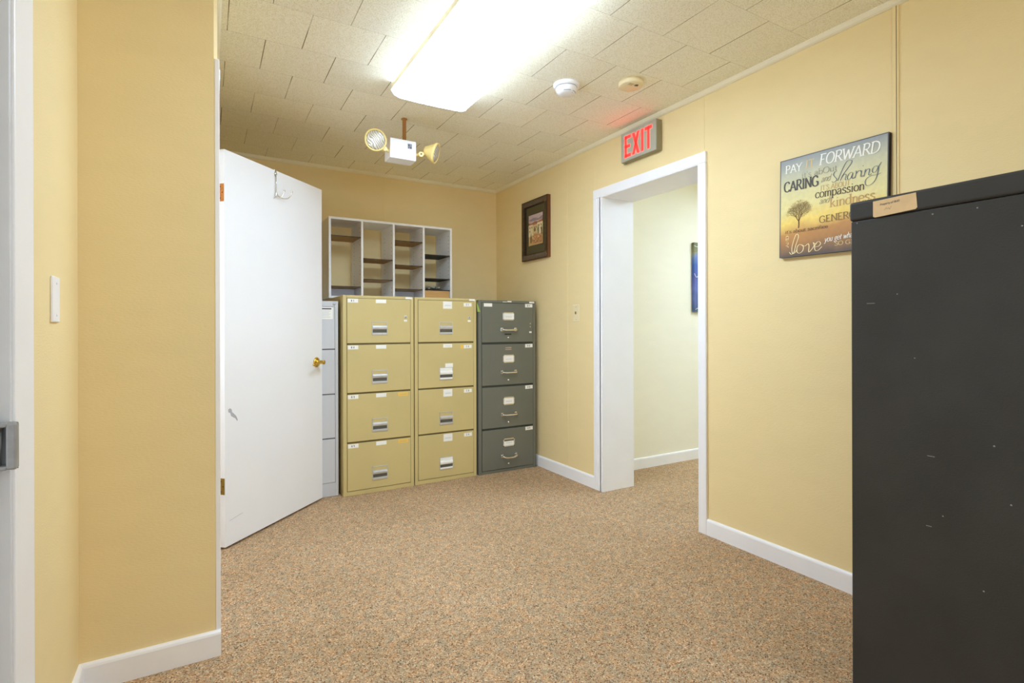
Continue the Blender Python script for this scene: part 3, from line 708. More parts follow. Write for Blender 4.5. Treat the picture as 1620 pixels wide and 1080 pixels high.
m = MB(); m.rev([(.064, .007), (.065, .018), (.063, .028), (.058, .031), (.03, .032), (0, .032)], (1.934, 2.075, H), (0, 0, -1), 48); hd = m.build('head', M_beige, t)
m = MB(); m.rev([(.012, .0), (.012, .0015), (.009, .0016), (.009, .0)], (1.945, 2.045, H - .032), (0, 0, -1), 20)
for k in range(3): m.box((1.905 - .01, 2.04 + k * .008, H - .0335), (1.925, 2.043 + k * .008, H - .032))
m.build('test_button', mat('tan_plastic', (206, 190, 150), var=.05), hd)

# ------------------------------------------------------------ emergency light
ex, ey = 1.040, 3.115
t = thing('emergency_light', 'white emergency light box with two yellowed lamp heads hanging from the ceiling', 'emergency light', (1.065, 3.15, H))
m = MB(); m.rev([(.019, 0), (.019, .004), (.0125, .007), (.0115, .010), (.0115, .152)], (1.065, 3.15, H), (0, 0, -1), 20); m.build('stem', mat('brown_painted_pipe', (176, 122, 62), rough=.5, var=.06), t)
m = MB(); m.box((.953, 3.08, 2.157), (1.117, 3.19, 2.276), bev=.004); bx = m.build('box', M_whiteplastic, t)
m = MB(); m.box((1.062, 3.0785, 2.225), (1.089, 3.0802, 2.256), bev=.001); m.box((1.066, 3.078, 2.240), (1.074, 3.0786, 2.252), mi=1); m.box((1.077, 3.078, 2.229), (1.086, 3.0786, 2.238), mi=1); m.box((1.066, 3.078, 2.230), (1.073, 3.0786, 2.235), mi=1)
m.build('status_panel', [mat('panel_grey', (150, 150, 160), var=.1), M_ink], bx)
def head(c, d, side):
    c = Vector(c); d = Vector(d).normalized()
    m = MB(); m.rev([(.014, -.072), (.024, -.070), (.030, -.060), (.056, -.012), (.0625, -.006), (.0640, .004), (.0610, .008), (.0565, .0085), (.0545, .003)], c, d, 40)
    h = m.build('lamp_head', M_cream, t)
    m = MB(); m.rev([(.0555, .0032), (.048, .008), (.03, .0105), (0, .0115)], c, d, 40)
    # glass face with moulded ribs
    m.build('lens', M_glassy, h)
    return h
def ribbed_lens():
    M = bpy.data.materials.new('ribbed_lens'); M.use_nodes = True; nt = M.node_tree; b = nt.nodes['Principled BSDF']
    b.inputs['Metallic'].default_value = .35; b.inputs['Roughness'].default_value = .2
    tc = nt.nodes.new('ShaderNodeTexCoord'); w = nt.nodes.new('ShaderNodeTexWave'); w.inputs['Scale'].default_value = 24; w.inputs['Distortion'].default_value = 7
    w.inputs['Detail'].default_value = 1; mp = nt.nodes.new('ShaderNodeMapping'); mp.inputs['Rotation'].default_value = (0, .6, .2)
    nt.links.new(tc.outputs['Object'], mp.inputs[0]); nt.links.new(mp.outputs[0], w.inputs['Vector'])
    r = nt.nodes.new('ShaderNodeValToRGB'); r.color_ramp.elements[0].color = lin((176, 166, 148)) + (1,); r.color_ramp.elements[1].color = lin((236, 232, 224)) + (1,)
    nt.links.new(w.outputs['Fac'], r.inputs[0]); nt.links.new(r.outputs[0], b.inputs['Base Color'])
    bp = nt.nodes.new('ShaderNodeBump'); bp.inputs['Strength'].default_value = .55; bp.inputs['Distance'].default_value = .006
    nt.links.new(w.outputs['Fac'], bp.inputs['Height']); nt.links.new(bp.outputs[0], b.inputs['Normal'])
    return M
M_glassy = ribbed_lens()
head((.858, 3.05, 2.232), (-.12, -1, -.18), -1)
m = MB(); m.rev([(.013, -.014), (.015, -.010), (.015, .010), (.013, .014)], (.925, 3.10, 2.205), (0, 1, 0), 20); m.tube([(.955, 3.11, 2.20), (.94, 3.105, 2.203), (.925, 3.10, 2.205)], .009, 10); m.tube([(.925, 3.10, 2.205), (.905, 3.09, 2.212), (.885, 3.085, 2.22)], .010, 10); m.build('swivel_arm', M_cream, t)
m = MB(); m.rev([(.015, -.014), (.017, -.010), (.017, .010), (.015, .014)], (1.150, 3.09, 2.205), (.2, 1, 0), 20); m.rev([(.005, .0145), (.005, .016)], (1.150, 3.09, 2.205), (-.2, -1, 0), 12, mi=1)
m.tube([(1.115, 3.11, 2.203), (1.135, 3.10, 2.204), (1.150, 3.09, 2.205)], .009, 10); m.tube([(1.150, 3.09, 2.205), (1.17, 3.09, 2.215), (1.185, 3.09, 2.222)], .011, 10); m.build('swivel_arm', [M_cream, M_screwhead], t)
head((1.232, 3.055, 2.218), (.80, -.56, -.30), 1)

# ------------------------------------------------------------ exit sign
t = thing('exit_sign', 'grey box exit sign with glowing red letters above the doorway', 'exit sign', (WX, 2.435, 2.195))
m = MB(); m.box((WX - .046, 2.279, 2.197), (WX - .0003, 2.590, 2.385), bev=.004); m.box((WX - .030, 2.565, 2.190), (WX - .018, 2.585, 2.1975), bev=.001); bx = m.build('housing', mat('grey_taupe_metal', (150, 142, 112), rough=.5, var=.03), t)
m = MB(); m.box((WX - .0485, 2.282, 2.199), (WX - .0455, 2.587, 2.383), bev=.001); fp = m.build('face_plate', mat('silver_face', (178, 178, 162), rough=.5, metal=.1, var=.02), t)
M_red = mat('exit_red', (255, 46, 42), rough=.4, emit=1.0)
M_pink = mat('exit_red_edge', (255, 120, 110), rough=.4, emit=.7)
def letters(m, grow, xx):
    zb, zt = 2.222, 2.358; hgt = zt - zb
    def P(pts):
        for p in pts:
            m.prism(p, lambda a, c, q: (q, a, c), xx - .0006, xx)
    def R(y0, y1, z0, z1): P([[(y0 + grow, z0 - grow), (y1 - grow, z0 - grow), (y1 - grow, z1 + grow), (y0 + grow, z1 + grow)]])
    # Y decreases to the right
    y = 2.553; w = .056; s = .019
    R(y, y - s, zb, zt); R(y, y - w, zt - s, zt); R(y, y - w, zb, zb + s); R(y, y - w * .88, (zb+zt)/2 - s/2, (zb+zt)/2 + s/2)
    y -= w + .012; w = .066
    P([[(y + grow, zt + grow), (y - s * 1.15 - grow, zt + grow), (y - w - grow, zb - grow), (y - w + s * 1.15 + grow, zb - grow)]])
    P([[(y - w - grow, zt + grow), (y - w + s * 1.15 + grow, zt + grow), (y - s * .0 + grow, zb - grow), (y - s * 1.15 - grow, zb - grow)]])
    y -= w + .014; R(y, y - s, zb, zt)
    y -= s + .012; w = .060; R(y, y - w, zt - s, zt); R(y - w/2 + s/2, y - w/2 - s/2, zb, zt)
m = MB(); letters(m, .0022, WX - .0485); m.build('letter_glow', M_pink, fp)
m = MB(); letters(m, 0, WX - .0492); m.build('letters', M_red, fp)

# ------------------------------------------------------------ switch plates
t = thing('switch_plate', 'white blank switch plate on the wall at the far left', 'switch plate', (XL, 1.797, 1.21))
m = MB(); m.box((XL, 1.760, 1.150), (XL + .006, 1.836, 1.270), bev=.003, seg=3); pl = m.build('plate', M_whiteplastic, t)
m = MB()
for z in (1.168, 1.252): m.rev([(.003, 0), (.002, .001)], (XL + .006, 1.798, z), (1, 0, 0), 10)
m.build('screw', mat('pale_screw', (205, 205, 208), var=.02), pl)
t = thing('light_switch', 'small cream light switch left of the open doorway', 'light switch', (WX, 3.131, 1.243))
m = MB(); m.box((WX - .005, 3.093, 1.180), (WX, 3.169, 1.306), bev=.003, seg=3); pl = m.build('plate', M_beige, t)
m = MB(); m.box((WX - .012, 3.126, 1.236), (WX - .004, 3.136, 1.256), bev=.002); m.build('toggle', M_oldbrass, pl)
m = MB()
for z in (1.197, 1.289): m.rev([(.003, 0), (.002, .001)], (WX - .005, 3.131, z), (-1, 0, 0), 10)
m.build('screw', M_oldbrass, pl)

# ------------------------------------------------------------ framed picture
py0, py1, pz0, pz1 = 3.466, 3.860, 1.702, 2.199
t = thing('framed_picture', 'small dark-framed village picture on the right wall beyond the doorway', 'framed picture', (WX, (py0+py1)/2, pz0))
FW = .052
def mitre(m, y0, y1, z0, z1, w, xo, xi, xb, mi=0):
    """frame of 4 mitred rails: outer face at xo, inner at xi, back xb"""
    O = [(y0, z0), (y1, z0), (y1, z1), (y0, z1)]; I = [(y0 + w, z0 + w), (y1 - w, z0 + w), (y1 - w, z1 - w), (y0 + w, z1 - w)]
    Mi = [(y0 + w*.35, z0 + w*.35), (y1 - w*.35, z0 + w*.35), (y1 - w*.35, z1 - w*.35), (y0 + w*.35, z1 - w*.35)]
    for i in range(4):
        j = (i + 1) % 4
        m.quad([(xb, *O[i]), (xb, *O[j]), (xo, *O[j]), (xo, *O[i])], 1)
        m.quad([(xo, *O[i]), (xo, *O[j]), (xo - .003, *Mi[j]), (xo - .003, *Mi[i])], mi)
        m.quad([(xo - .003, *Mi[i]), (xo - .003, *Mi[j]), (xi, *I[j]), (xi, *I[i])], mi)
        m.quad([(xi, *I[i]), (xi, *I[j]), (xb, *I[j]), (xb, *I[i])], mi)
m = MB(); mitre(m, py0, py1, pz0, pz1, FW, WX - .030, WX - .022, WX)
fr = m.build('frame', [mat('dark_bronze_frame', (58, 44, 30), rough=.45, metal=.2, var=.25, vscale=60), mat('redwood_side', (112, 68, 34), rough=.5, var=.12)], t)
m = MB()       # raised beads across the rails
yy = py0 + .012
while yy < py1 - .008:
    for z in (pz0 + FW / 2, pz1 - FW / 2): m.box((WX - .0355, yy - .0026, z - FW * .40), (WX - .028, yy + .0026, z + FW * .32), bev=.0015, seg=1)
    yy += .0115
zz_ = pz0 + .012
while zz_ < pz1 - .008:
    for y in (py0 + FW / 2, py1 - FW / 2): m.box((WX - .0355, y - FW * .36, zz_ - .0026), (WX - .028, y + FW * .36, zz_ + .0026), bev=.0015, seg=1)
    zz_ += .0115
o = m.build('carved_ridges', mat('worn_bronze_ridge', (112, 92, 66), rough=.4, metal=.35, var=.25, vscale=80), fr); o['kind'] = 'stuff'
m = MB(); m.box((WX - .014, py0 + FW - .004, pz0 + FW - .004), (WX - .002, py1 - FW + .004, pz1 - FW + .004)); m.build('mat_board', mat('olive_mat', (88, 78, 48), rough=.8, var=.04), t)
iy0, iy1, iz0, iz1 = py0 + .088, py1 - .088, pz0 + .122, pz1 - .12
m = MB(); w_ = .006
for a in ((iy0 - w_, iz0 - w_, iy1 + w_, iz0), (iy0 - w_, iz1, iy1 + w_, iz1 + w_), (iy0 - w_, iz0, iy0, iz1), (iy1, iz0, iy1 + w_, iz1)):
    m.box((WX - .0165, a[0], a[1]), (WX - .0135, a[2], a[3]), bev=.0008)
m.build('inner_fillet', mat('dark_fillet', (62, 54, 34), rough=.4, var=.1), t)
pc = {'sky': (196, 176, 172), 'sky2': (150, 130, 140), 'hill': (150, 96, 66), 'hill2': (120, 80, 62), 'wall': (232, 216, 172), 'wall2': (214, 190, 134), 'roof': (186, 110, 70), 'tree': (86, 80, 44), 'win': (110, 88, 60), 'ground': (206, 168, 110), 'flower': (198, 140, 90)}
pk = list(pc); m = MB(); xq = WX - .0142
def pic(pts, col, lay):
    P = [(xq - .0002 * lay, iy1 - u * (iy1 - iy0), iz0 + v * (iz1 - iz0)) for u, v in pts]; m.quad(P, pk.index(col))
def R4(u0, v0, u1, v1): return [(u0, v0), (u1, v0), (u1, v1), (u0, v1)]
pic(R4(0, 0, 1, 1), 'ground', 0); pic(R4(0, .62, 1, 1), 'sky', 1)
pic([(0, .84), (.35, .9), (.7, .84), (1, .9), (1, .8), (.6, .78), (.2, .8)], 'sky2', 2)
pic([(0, .66), (0, .76), (.2, .72), (.45, .77), (.7, .72), (1, .80), (1, .62)], 'hill', 3)
pic([(.3, .66), (.6, .74), (1, .68), (1, .62)], 'hill2', 4)
pic(R4(.0, .3, .34, .68), 'wall', 5); pic(R4(.3, .38, .62, .66), 'wall2', 6); pic(R4(.60, .34, 1, .70), 'wall', 7)
pic([(.28, .66), (.46, .73), (.64, .66)], 'roof', 8); pic([(-.0, .68), (.17, .74), (.36, .68)], 'roof', 8); pic([(.58, .70), (.8, .77), (1, .70)], 'roof', 8)
for u, v in ((.08, .56), (.22, .56), (.08, .44), (.40, .54), (.52, .54), (.72, .58), (.86, .58), (.86, .46)): pic(R4(u, v, u + .05, v + .06), 'win', 9)
pic([(.40, .44), (.38, .52), (.45, .56), (.52, .52), (.50, .44)], 'win', 10)
for u, b0, tp in ((.18, .08, .42), (.68, .34, .66), (.93, .3, .6)): pic([(u - .03, b0), (u - .045, (b0+tp)/2), (u, tp), (u + .045, (b0+tp)/2), (u + .03, b0)], 'tree', 11)
pic([(.28, .06), (.25, .28), (.5, .36), (.9, .28), (.95, .05)], 'flower', 10)
for k in range(40):
    u, v = random.uniform(.28, .92), random.uniform(.05, .3); pic(R4(u, v, u + .05, v + .03), random.choice(['wall2', 'flower', 'tree', 'roof', 'wall']), 12)
m.build('print', [mat('print_' + k, c, rough=.35, var=.12, vscale=60) for k, c in pc.items()], t)

# ------------------------------------------------------------ hall painting
t = thing('canvas_painting', 'blue and green abstract canvas on the hall wall seen through the doorway', 'painting', (3.90, 3.15, 1.266))
m = MB(); m.box((3.628, 3.118, 1.270), (4.15, 3.1498, 1.868), bev=.004); 
def canvas():
    M = bpy.data.materials.new('painted_canvas'); M.use_nodes = True; nt = M.node_tree; b = nt.nodes['Principled BSDF']; b.inputs['Roughness'].default_value = .5
    tc = nt.nodes.new('ShaderNodeTexCoord'); n = nt.nodes.new('ShaderNodeTexNoise'); n.inputs['Scale'].default_value = 3.5; n.inputs['Detail'].default_value = 3; n.inputs['Distortion'].default_value = 1.5
    nt.links.new(tc.outputs['Object'], n.inputs['Vector']); sp = nt.nodes.new('ShaderNodeSeparateXYZ'); nt.links.new(tc.outputs['Object'], sp.inputs[0])
    v = math_node(nt, 'ADD', math_node(nt, 'MULTIPLY', sp.outputs[2], 1.5), math_node(nt, 'MULTIPLY', math_node(nt, 'SUBTRACT', n.outputs['Fac'], .5), .5))
    r = nt.nodes.new('ShaderNodeValToRGB'); cols = [(0, (150, 160, 160)), (.08, (60, 84, 120)), (.25, (96, 110, 180)), (.45, (74, 86, 160)), (.6, (56, 96, 176)), (.72, (120, 140, 190)), (.82, (150, 150, 120)), (.9, (120, 124, 90)), (1, (90, 92, 70))]
    while len(r.color_ramp.elements) < len(cols): r.color_ramp.elements.new(.5)
    for e, (p, c) in zip(r.color_ramp.elements, cols): e.position = p; e.color = lin(c) + (1,)
    nt.links.new(v, r.inputs[0]); nt.links.new(r.outputs[0], b.inputs['Base Color']); return M
cv = m.build('canvas', canvas(), t)
m = MB()
for pts in ([(3.6275, 1.84), (3.66, 1.83), (3.70, 1.845), (3.78, 1.80)], [(3.6275, 1.60), (3.65, 1.57), (3.68, 1.585), (3.76, 1.66), (3.9, 1.62)], [(3.64, 1.29), (3.70, 1.31), (3.8, 1.29)]):
    q = catmull([(x, 3.1165, z) for x, z in pts], 6); m.tube(q, .0022, 6)
m.build('white_brushstroke', M_label, cv)

# ------------------------------------------------------------ wall plaque with writing
by_l, by_r, bz_b, bz_t = 1.516, 1.058, 1.4575, 1.913
TILT = math.radians(0.8)
BX = WX - .022
bc = Vector((0, (by_l + by_r) / 2, (bz_b + bz_t) / 2)); BW = by_l - by_r; BH = bz_t - bz_b
def B(u, v, dx=0.):
    """board coordinates in metres from its lower left corner -> world (right in the photo is -Y)"""
    a, c = u - BW / 2, v - BH / 2
    a, c = a * math.cos(TILT) + c * math.sin(TILT), -a * math.sin(TILT) + c * math.cos(TILT)
    return Vector((BX - dx, bc.y - a, bc.z + c))
BOARD_GRID = [0.7261464, 0.0074935, -0.0828002, -0.0748175, -0.6831115, 0.6788079, 0.2510324, -0.000708, 1.0]
def Bpix(cx, cy):
    """sketch coordinates of the plaque's artwork -> board metres"""
    g = BOARD_GRID; x, y = cx / 1000, cy / 1000; w = g[6] * x + g[7] * y + g[8]
    return Vector(((g[0] * x + g[1] * y + g[2]) / w, (g[3] * x + g[4] * y + g[5]) / w, 0))
plq = thing('wall_plaque', 'square canvas plaque of mixed lettering over a tree at sunset, right of the doorway', 'wall plaque', (WX, bc.y, bz_b))
m = MB(); m.prism([(0, 0), (BW, 0), (BW, BH), (0, BH)], lambda a, c, q: B(a, c, q), -.0215, -.0002)
def sky_print():
    M = bpy.data.materials.new('sunset_print'); M.use_nodes = True; nt = M.node_tree; b = nt.nodes['Principled BSDF']; b.inputs['Roughness'].default_value = .45
    tc = nt.nodes.new('ShaderNodeTexCoord'); sp = nt.nodes.new('ShaderNodeSeparateXYZ'); nt.links.new(tc.outputs['Object'], sp.inputs[0])
    n = nt.nodes.new('ShaderNodeTexNoise'); n.inputs['Scale'].default_value = 7; n.inputs['Detail'].default_value = 5; nt.links.new(tc.outputs['Object'], n.inputs['Vector'])
    v = math_node(nt, 'ADD', math_node(nt, 'DIVIDE', sp.outputs[2], BH), math_node(nt, 'MULTIPLY', math_node(nt, 'SUBTRACT', n.outputs['Fac'], .5), .16))
    r = nt.nodes.new('ShaderNodeValToRGB')
    cols = [(0, (92, 76, 68)), (.06, (134, 104, 76)), (.16, (176, 124, 66)), (.26, (196, 140, 70)), (.31, (226, 184, 92)), (.36, (244, 212, 104)), (.5, (232, 218, 146)), (.66, (222, 212, 152)), (.80, (196, 194, 158)), (.90, (168, 170, 154)), (1, (142, 146, 146))]
    while len(r.color_ramp.elements) < len(cols): r.color_ramp.elements.new(.5)
    for e, (p, c) in zip(r.color_ramp.elements, cols): e.position = p; e.color = lin(c) + (1,)
    nt.links.new(v, r.inputs[0])
    n3 = nt.nodes.new('ShaderNodeTexNoise'); n3.inputs['Scale'].default_value = 60; n3.inputs['Detail'].default_value = 3; nt.links.new(tc.outputs['Object'], n3.inputs['Vector'])
    mr = nt.nodes.new('ShaderNodeMapRange'); mr.inputs[3].default_value = .88; mr.inputs[4].default_value = 1.1; nt.links.new(n3.outputs['Fac'], mr.inputs[0])
    sc = nt.nodes.new('ShaderNodeVectorMath'); sc.operation = 'SCALE'; nt.links.new(r.outputs[0], sc.inputs[0]); nt.links.new(mr.outputs[0], sc.inputs[3])
    nt.links.new(sc.outputs[0], b.inputs['Base Color']); return M
for f in m.bm.faces: f.material_index = 1
m.bm.faces.ensure_lookup_table()
for f in m.bm.faces:
    if all(abs(v.co.x - (BX - -.0002)) < 1e-5 or abs(v.co.x - BX) < .0004 for v in f.verts): f.material_index = 0
panel = m.build('panel', [sky_print(), mat('black_plaque_edge', (38, 34, 32), rough=.4, var=.1)], plq)
m = MB(); e = .004
for a in ((0, 0, BW, e), (0, BH - e, BW, BH), (0, e, e, BH - e), (BW - e, e, BW, BH - e)): m.prism([(a[0], a[1]), (a[2], a[1]), (a[2], a[3]), (a[0], a[3])], lambda p, q, s: B(p, q, s), -.0004, .0004)
m.build('border_line', mat('grey_border', (86, 86, 92), rough=.5, var=.1), plq)

# stroke lettering: 's' straight, 'c' curved; verticals thick, horizontals thin
O_ = [(.42, 1), (.15, .87), (.04, .5), (.15, .13), (.42, 0), (.69, .13), (.80, .5), (.69, .87)]
o_ = [(.27, .64), (.10, .55), (.03, .32), (.10, .09), (.27, 0), (.44, .09), (.51, .32), (.44, .55)]
bowlP = [(.12, 1), (.38, 1), (.56, .92), (.60, .75), (.54, .57), (.38, .49), (.12, .49)]
G = {
 'A': (.78, [('s', [(.03, 0), (.39, 1), (.75, 0)]), ('s', [(.16, .34), (.62, .34)])]), 'P': (.68, [('s', [(.12, 0), (.12, 1)]), ('c', bowlP)]),
 'Y': (.72, [('s', [(.02, 1), (.36, .48), (.70, 1)]), ('s', [(.36, .48), (.36, 0)])]), 'I': (.32, [('s', [(.16, 0), (.16, 1)])]),
 'T': (.74, [('s', [(.02, .99), (.72, .99)]), ('s', [(.37, 1), (.37, 0)])]), 'F': (.62, [('s', [(.12, 0), (.12, 1)]), ('s', [(.12, .99), (.60, .99)]), ('s', [(.12, .5), (.46, .5)])]),
 'O': (.86, [('o', O_)]), 'R': (.74, [('s', [(.12, 0), (.12, 1)]), ('c', bowlP), ('s', [(.34, .49), (.72, 0)])]),
 'W': (1.04, [('s', [(.01, 1), (.28, 0), (.52, .85), (.76, 0), (1.03, 1)])]), 'D': (.84, [('s', [(.12, 0), (.12, 1)]), ('c', [(.12, 1), (.42, .98), (.68, .82), (.77, .5), (.68, .18), (.42, .02), (.12, 0)])]),
 'C': (.78, [('c', [(.73, .78), (.62, .95), (.42, 1), (.15, .86), (.05, .5), (.15, .14), (.42, 0), (.62, .05), (.73, .2)])]),
 'N': (.86, [('s', [(.12, 0), (.12, 1), (.74, 0), (.74, 1)])]), 'G': (.86, [('c', [(.73, .78), (.62, .95), (.42, 1), (.15, .86), (.05, .5), (.15, .14), (.42, 0), (.62, .04), (.75, .14)]), ('s', [(.75, .1), (.75, .42), (.52, .42)])]),
 'S': (.60, [('c', [(.53, .80), (.44, .96), (.28, 1), (.10, .90), (.08, .74), (.20, .60), (.40, .46), (.54, .32), (.50, .10), (.32, 0), (.14, .03), (.05, .2)])]),
 'E': (.66, [('s', [(.12, 0), (.12, 1)]), ('s', [(.12, .99), (.60, .99)]), ('s', [(.12, .51), (.48, .51)]), ('s', [(.12, .01), (.62, .01)])]),
 'B': (.70, [('s', [(.12, 0), (.12, 1)]), ('c', [(.12, 1), (.38, 1), (.52, .9), (.53, .7), (.38, .53), (.12, .52)]), ('c', [(.12, .52), (.42, .52), (.61, .4), (.61, .14), (.42, 0), (.12, 0)])]),
 'U': (.80, [('c', [(.12, 1), (.12, .5), (.13, .2), (.25, .04), (.42, 0), (.58, .04), (.68, .2), (.70, .5), (.70, 1)])]), 'V': (.76, [('s', [(.02, 1), (.38, 0), (.74, 1)])]),
 'a': (.56, [('c', [(.08, .5), (.15, .62), (.28, .64), (.42, .56), (.44, .4), (.44, .08), (.52, .01)]), ('c', [(.44, .38), (.2, .34), (.06, .2), (.10, .04), (.24, 0), (.44, .12)])]),
 'b': (.58, [('s', [(.08, 1), (.08, 0)]), ('c', [(.08, .5), (.22, .63), (.40, .60), (.52, .4), (.50, .16), (.36, 0), (.20, .02), (.08, .14)])]),
 'c': (.50, [('c', [(.47, .5), (.38, .62), (.25, .64), (.08, .52), (.03, .3), (.10, .08), (.27, 0), (.40, .04), (.48, .14)])]),
 'd': (.58, [('s', [(.48, 1), (.48, 0)]), ('c', [(.48, .5), (.34, .64), (.16, .60), (.05, .4), (.06, .16), (.20, 0), (.36, .02), (.48, .14)])]),
 'e': (.52, [('c', [(.05, .34), (.48, .34), (.44, .54), (.27, .64), (.10, .56), (.03, .32), (.10, .08), (.27, 0), (.42, .05), (.49, .14)])]),
 'f': (.38, [('c', [(.40, .92), (.32, 1), (.20, .94), (.17, .78), (.17, .4), (.17, 0)]), ('s', [(.02, .6), (.34, .6)])]),
 'g': (.56, [('o', [(.25, .62), (.09, .5), (.09, .3), (.25, .2), (.41, .3), (.41, .5)]), ('c', [(.2, .2), (.1, .08), (.3, .02), (.48, -.08), (.42, -.26), (.2, -.28), (.06, -.18), (.12, -.04)]), ('s', [(.4, .56), (.52, .64)])]),
 'h': (.58, [('s', [(.10, 1), (.10, 0)]), ('c', [(.10, .46), (.24, .62), (.40, .60), (.47, .45), (.47, .2), (.47, 0)])]),
 'i': (.28, [('s', [(.14, .63), (.14, 0)]), ('s', [(.14, .84), (.14, .93)])]), 'k': (.56, [('s', [(.10, 1), (.10, 0)]), ('s', [(.46, .62), (.12, .26)]), ('s', [(.24, .36), (.50, 0)])]),
 'l': (.28, [('s', [(.14, 1), (.14, 0)])]), 'm': (.84, [('s', [(.09, .63), (.09, 0)]), ('c', [(.09, .5), (.22, .62), (.36, .60), (.41, .45), (.41, 0)]), ('c', [(.41, .5), (.54, .62), (.68, .60), (.73, .45), (.73, 0)])]),
 'n': (.58, [('s', [(.10, .63), (.10, 0)]), ('c', [(.10, .46), (.24, .62), (.40, .60), (.47, .45), (.47, .2), (.47, 0)])]), 'o': (.56, [('o', o_)]),
 'p': (.58, [('s', [(.08, .63), (.08, -.32)]), ('c', [(.08, .5), (.22, .63), (.40, .60), (.52, .4), (.50, .16), (.36, 0), (.20, .02), (.08, .14)])]),
 'r': (.42, [('s', [(.12, .63), (.12, 0)]), ('c', [(.12, .40), (.22, .58), (.34, .64), (.42, .58)])]), 's': (.46, [('c', [(.40, .52), (.32, .63), (.20, .64), (.08, .54), (.10, .42), (.26, .32), (.40, .22), (.38, .06), (.22, 0), (.10, .02), (.04, .12)])]),
 't': (.36, [('c', [(.15, .86), (.15, .5), (.15, .2), (.20, .03), (.34, .04)]), ('s', [(.02, .62), (.32, .62)])]), 'u': (.58, [('c', [(.10, .63), (.10, .3), (.13, .06), (.26, 0), (.40, .06), (.47, .2)]), ('s', [(.47, .63), (.47, 0)])]),
 'v': (.52, [('s', [(.03, .63), (.26, 0), (.49, .63)])]), 'w': (.76, [('s', [(.03, .63), (.2, 0), (.38, .55), (.56, 0), (.73, .63)])]),
 'y': (.54, [('s', [(.03, .63), (.27, .02)]), ('c', [(.51, .63), (.27, .02), (.16, -.24), (.03, -.28)])]), "'": (.18, [('s', [(.10, 1), (.08, .8)])]), '.': (.24, [('s', [(.10, .0), (.10, .06)])]), ' ': (.32, []),
}
def ribbon(m, pts, w, thin, place, taper=False):
    """flat pen stroke through 2-D pts"""
    P = [Vector((p[0], p[1], 0)) for p in pts]; n = len(P); L = []; Rr = []
    for i in range(n):
        d = P[min(i+1, n-1)] - P[max(i-1, 0)]
        if d.length < 1e-9: continue
        d.normalize(); nn = Vector((-d.y, d.x, 0)); k = thin + (1 - thin) * abs(d.y) ** 1.5
        if taper: k *= .55 + .45 * math.sin(math.pi * min(1, (i + .6) / n))
        L.append(P[i] + nn * w * k / 2); Rr.append(P[i] - nn * w * k / 2)
    for i in range(len(L) - 1):
        m.bm.faces.new([m.bm.verts.new(place(q.x, q.y)) for q in (Rr[i], Rr[i+1], L[i+1], L[i])])
def split_straight(st):
    out = []
    for pts in st:
        if len(pts) <= 5 and len(pts) > 2: out += [list(q) for q in zip(pts, pts[1:])]
        else: out.append(pts)
    return out
def text_strokes(s, slant=0., weight=.13, thin=.62, serif=True, spacing=.04):
    """returns stroke list [(pts, w)] in em units and the total width"""
    out = []; x = 0.
    for ch in s:
        adv, strokes = G[ch]
        for kind, pts in strokes:
            if kind == 's':
                out.append([(x + a, c) for a, c in pts])
                if serif:
                    for e, o2 in ((pts[0], pts[1]), (pts[-1], pts[-2])):
                        if abs(e[1] - o2[1]) > .25 and (e[1] in (0, 1, .63, -.32)):
                            hw = .105 if ch.isupper() or ch in 'ilhkdbp' else .09
                            if ch in 'im' or ch == 'n': hw = .085
                            hw *= 1.2; sg = .02 if o2[1] > e[1] else -.02
                            out.append([(x + e[0] - hw, e[1] + sg), (x + e[0] + hw, e[1] + sg)])
            else:
                q = catmull([(a, c, 0) for a, c in pts], 5, closed=(kind == 'o')); out.append([(x + p.x, p.y) for p in q])
        x += adv + spacing
    out = [[(a + c * slant, c) for a, c in st] for st in out]
    return out, x - spacing, weight, thin
def lettering(s, p0, p1, hpx, color, lift=.0009, name='lettering', parent=None, **kw):
    a = Bpix(*p0); c = Bpix(*p1); top = Bpix(p0[0], p0[1] - hpx); h = (top - a).length
    st, wd, we, th = text_strokes(s, **kw); L = (c - a).length; sx = L / wd
    th = max(th, .6 if kw.get('serif', True) else .5); dx = (c - a).normalized(); dy = Vector((-dx.y, dx.x, 0)); m = MB()
    for si, pts in enumerate(split_straight(st)):
        # scale to metres first so strokes keep their weight
        P = [(x * sx, y * h) for x, y in pts]
        ribbon(m, P, we * h * 1.1, th, lambda X, Y: B(*((a + dx * X + dy * Y).xy), lift + si * .000025))
    o = m.build(name, color, parent or plq); return o
def M_txt(n, rgb): return mat('ink_' + n, rgb, rough=.5, var=.04, vscale=40)
cWhite, cGold, cDark, cBlue, cGrey, cTan, cCream, cBrown = M_txt('white', (246, 244, 234)), M_txt('gold', (226, 196, 134)), M_txt('dark', (74, 68, 56)), M_txt('blue', (92, 108, 122)), M_txt('greytan', (152, 146, 122)), M_txt('tan', (198, 160, 98)), M_txt('cream', (250, 234, 180)), M_txt('brown', (92, 74, 46))
lettering('PAY', (148, 384), (262, 358), 54, cWhite)
lettering('IT', (290, 345), (352, 332), 56, cGold)
lettering('FORWARD', (388, 321), (818, 226), 74, cWhite, slant=.12, weight=.12)
lettering("it's about".replace('o', 'O'), (262, 414), (516, 356), 40, cGrey, weight=.1, thin=.5)
lettering('CARING', (138, 516), (384, 464), 68, cDark, weight=.15)
lettering('and', (400, 442), (466, 428), 44, cGrey, slant=.35, weight=.08, serif=False)
lettering("IT'S ABOUT", (396, 503), (608, 462), 34, cTan, weight=.1)
lettering('compassion', (360, 556), (710, 494), 58, cBrown, weight=.12, thin=.6)
lettering('and', (388, 598), (456, 585), 44, cGrey, slant=.35, weight=.08, serif=False)
lettering('kindness', (464, 620), (786, 562), 66, cTan, weight=.12, thin=.5)
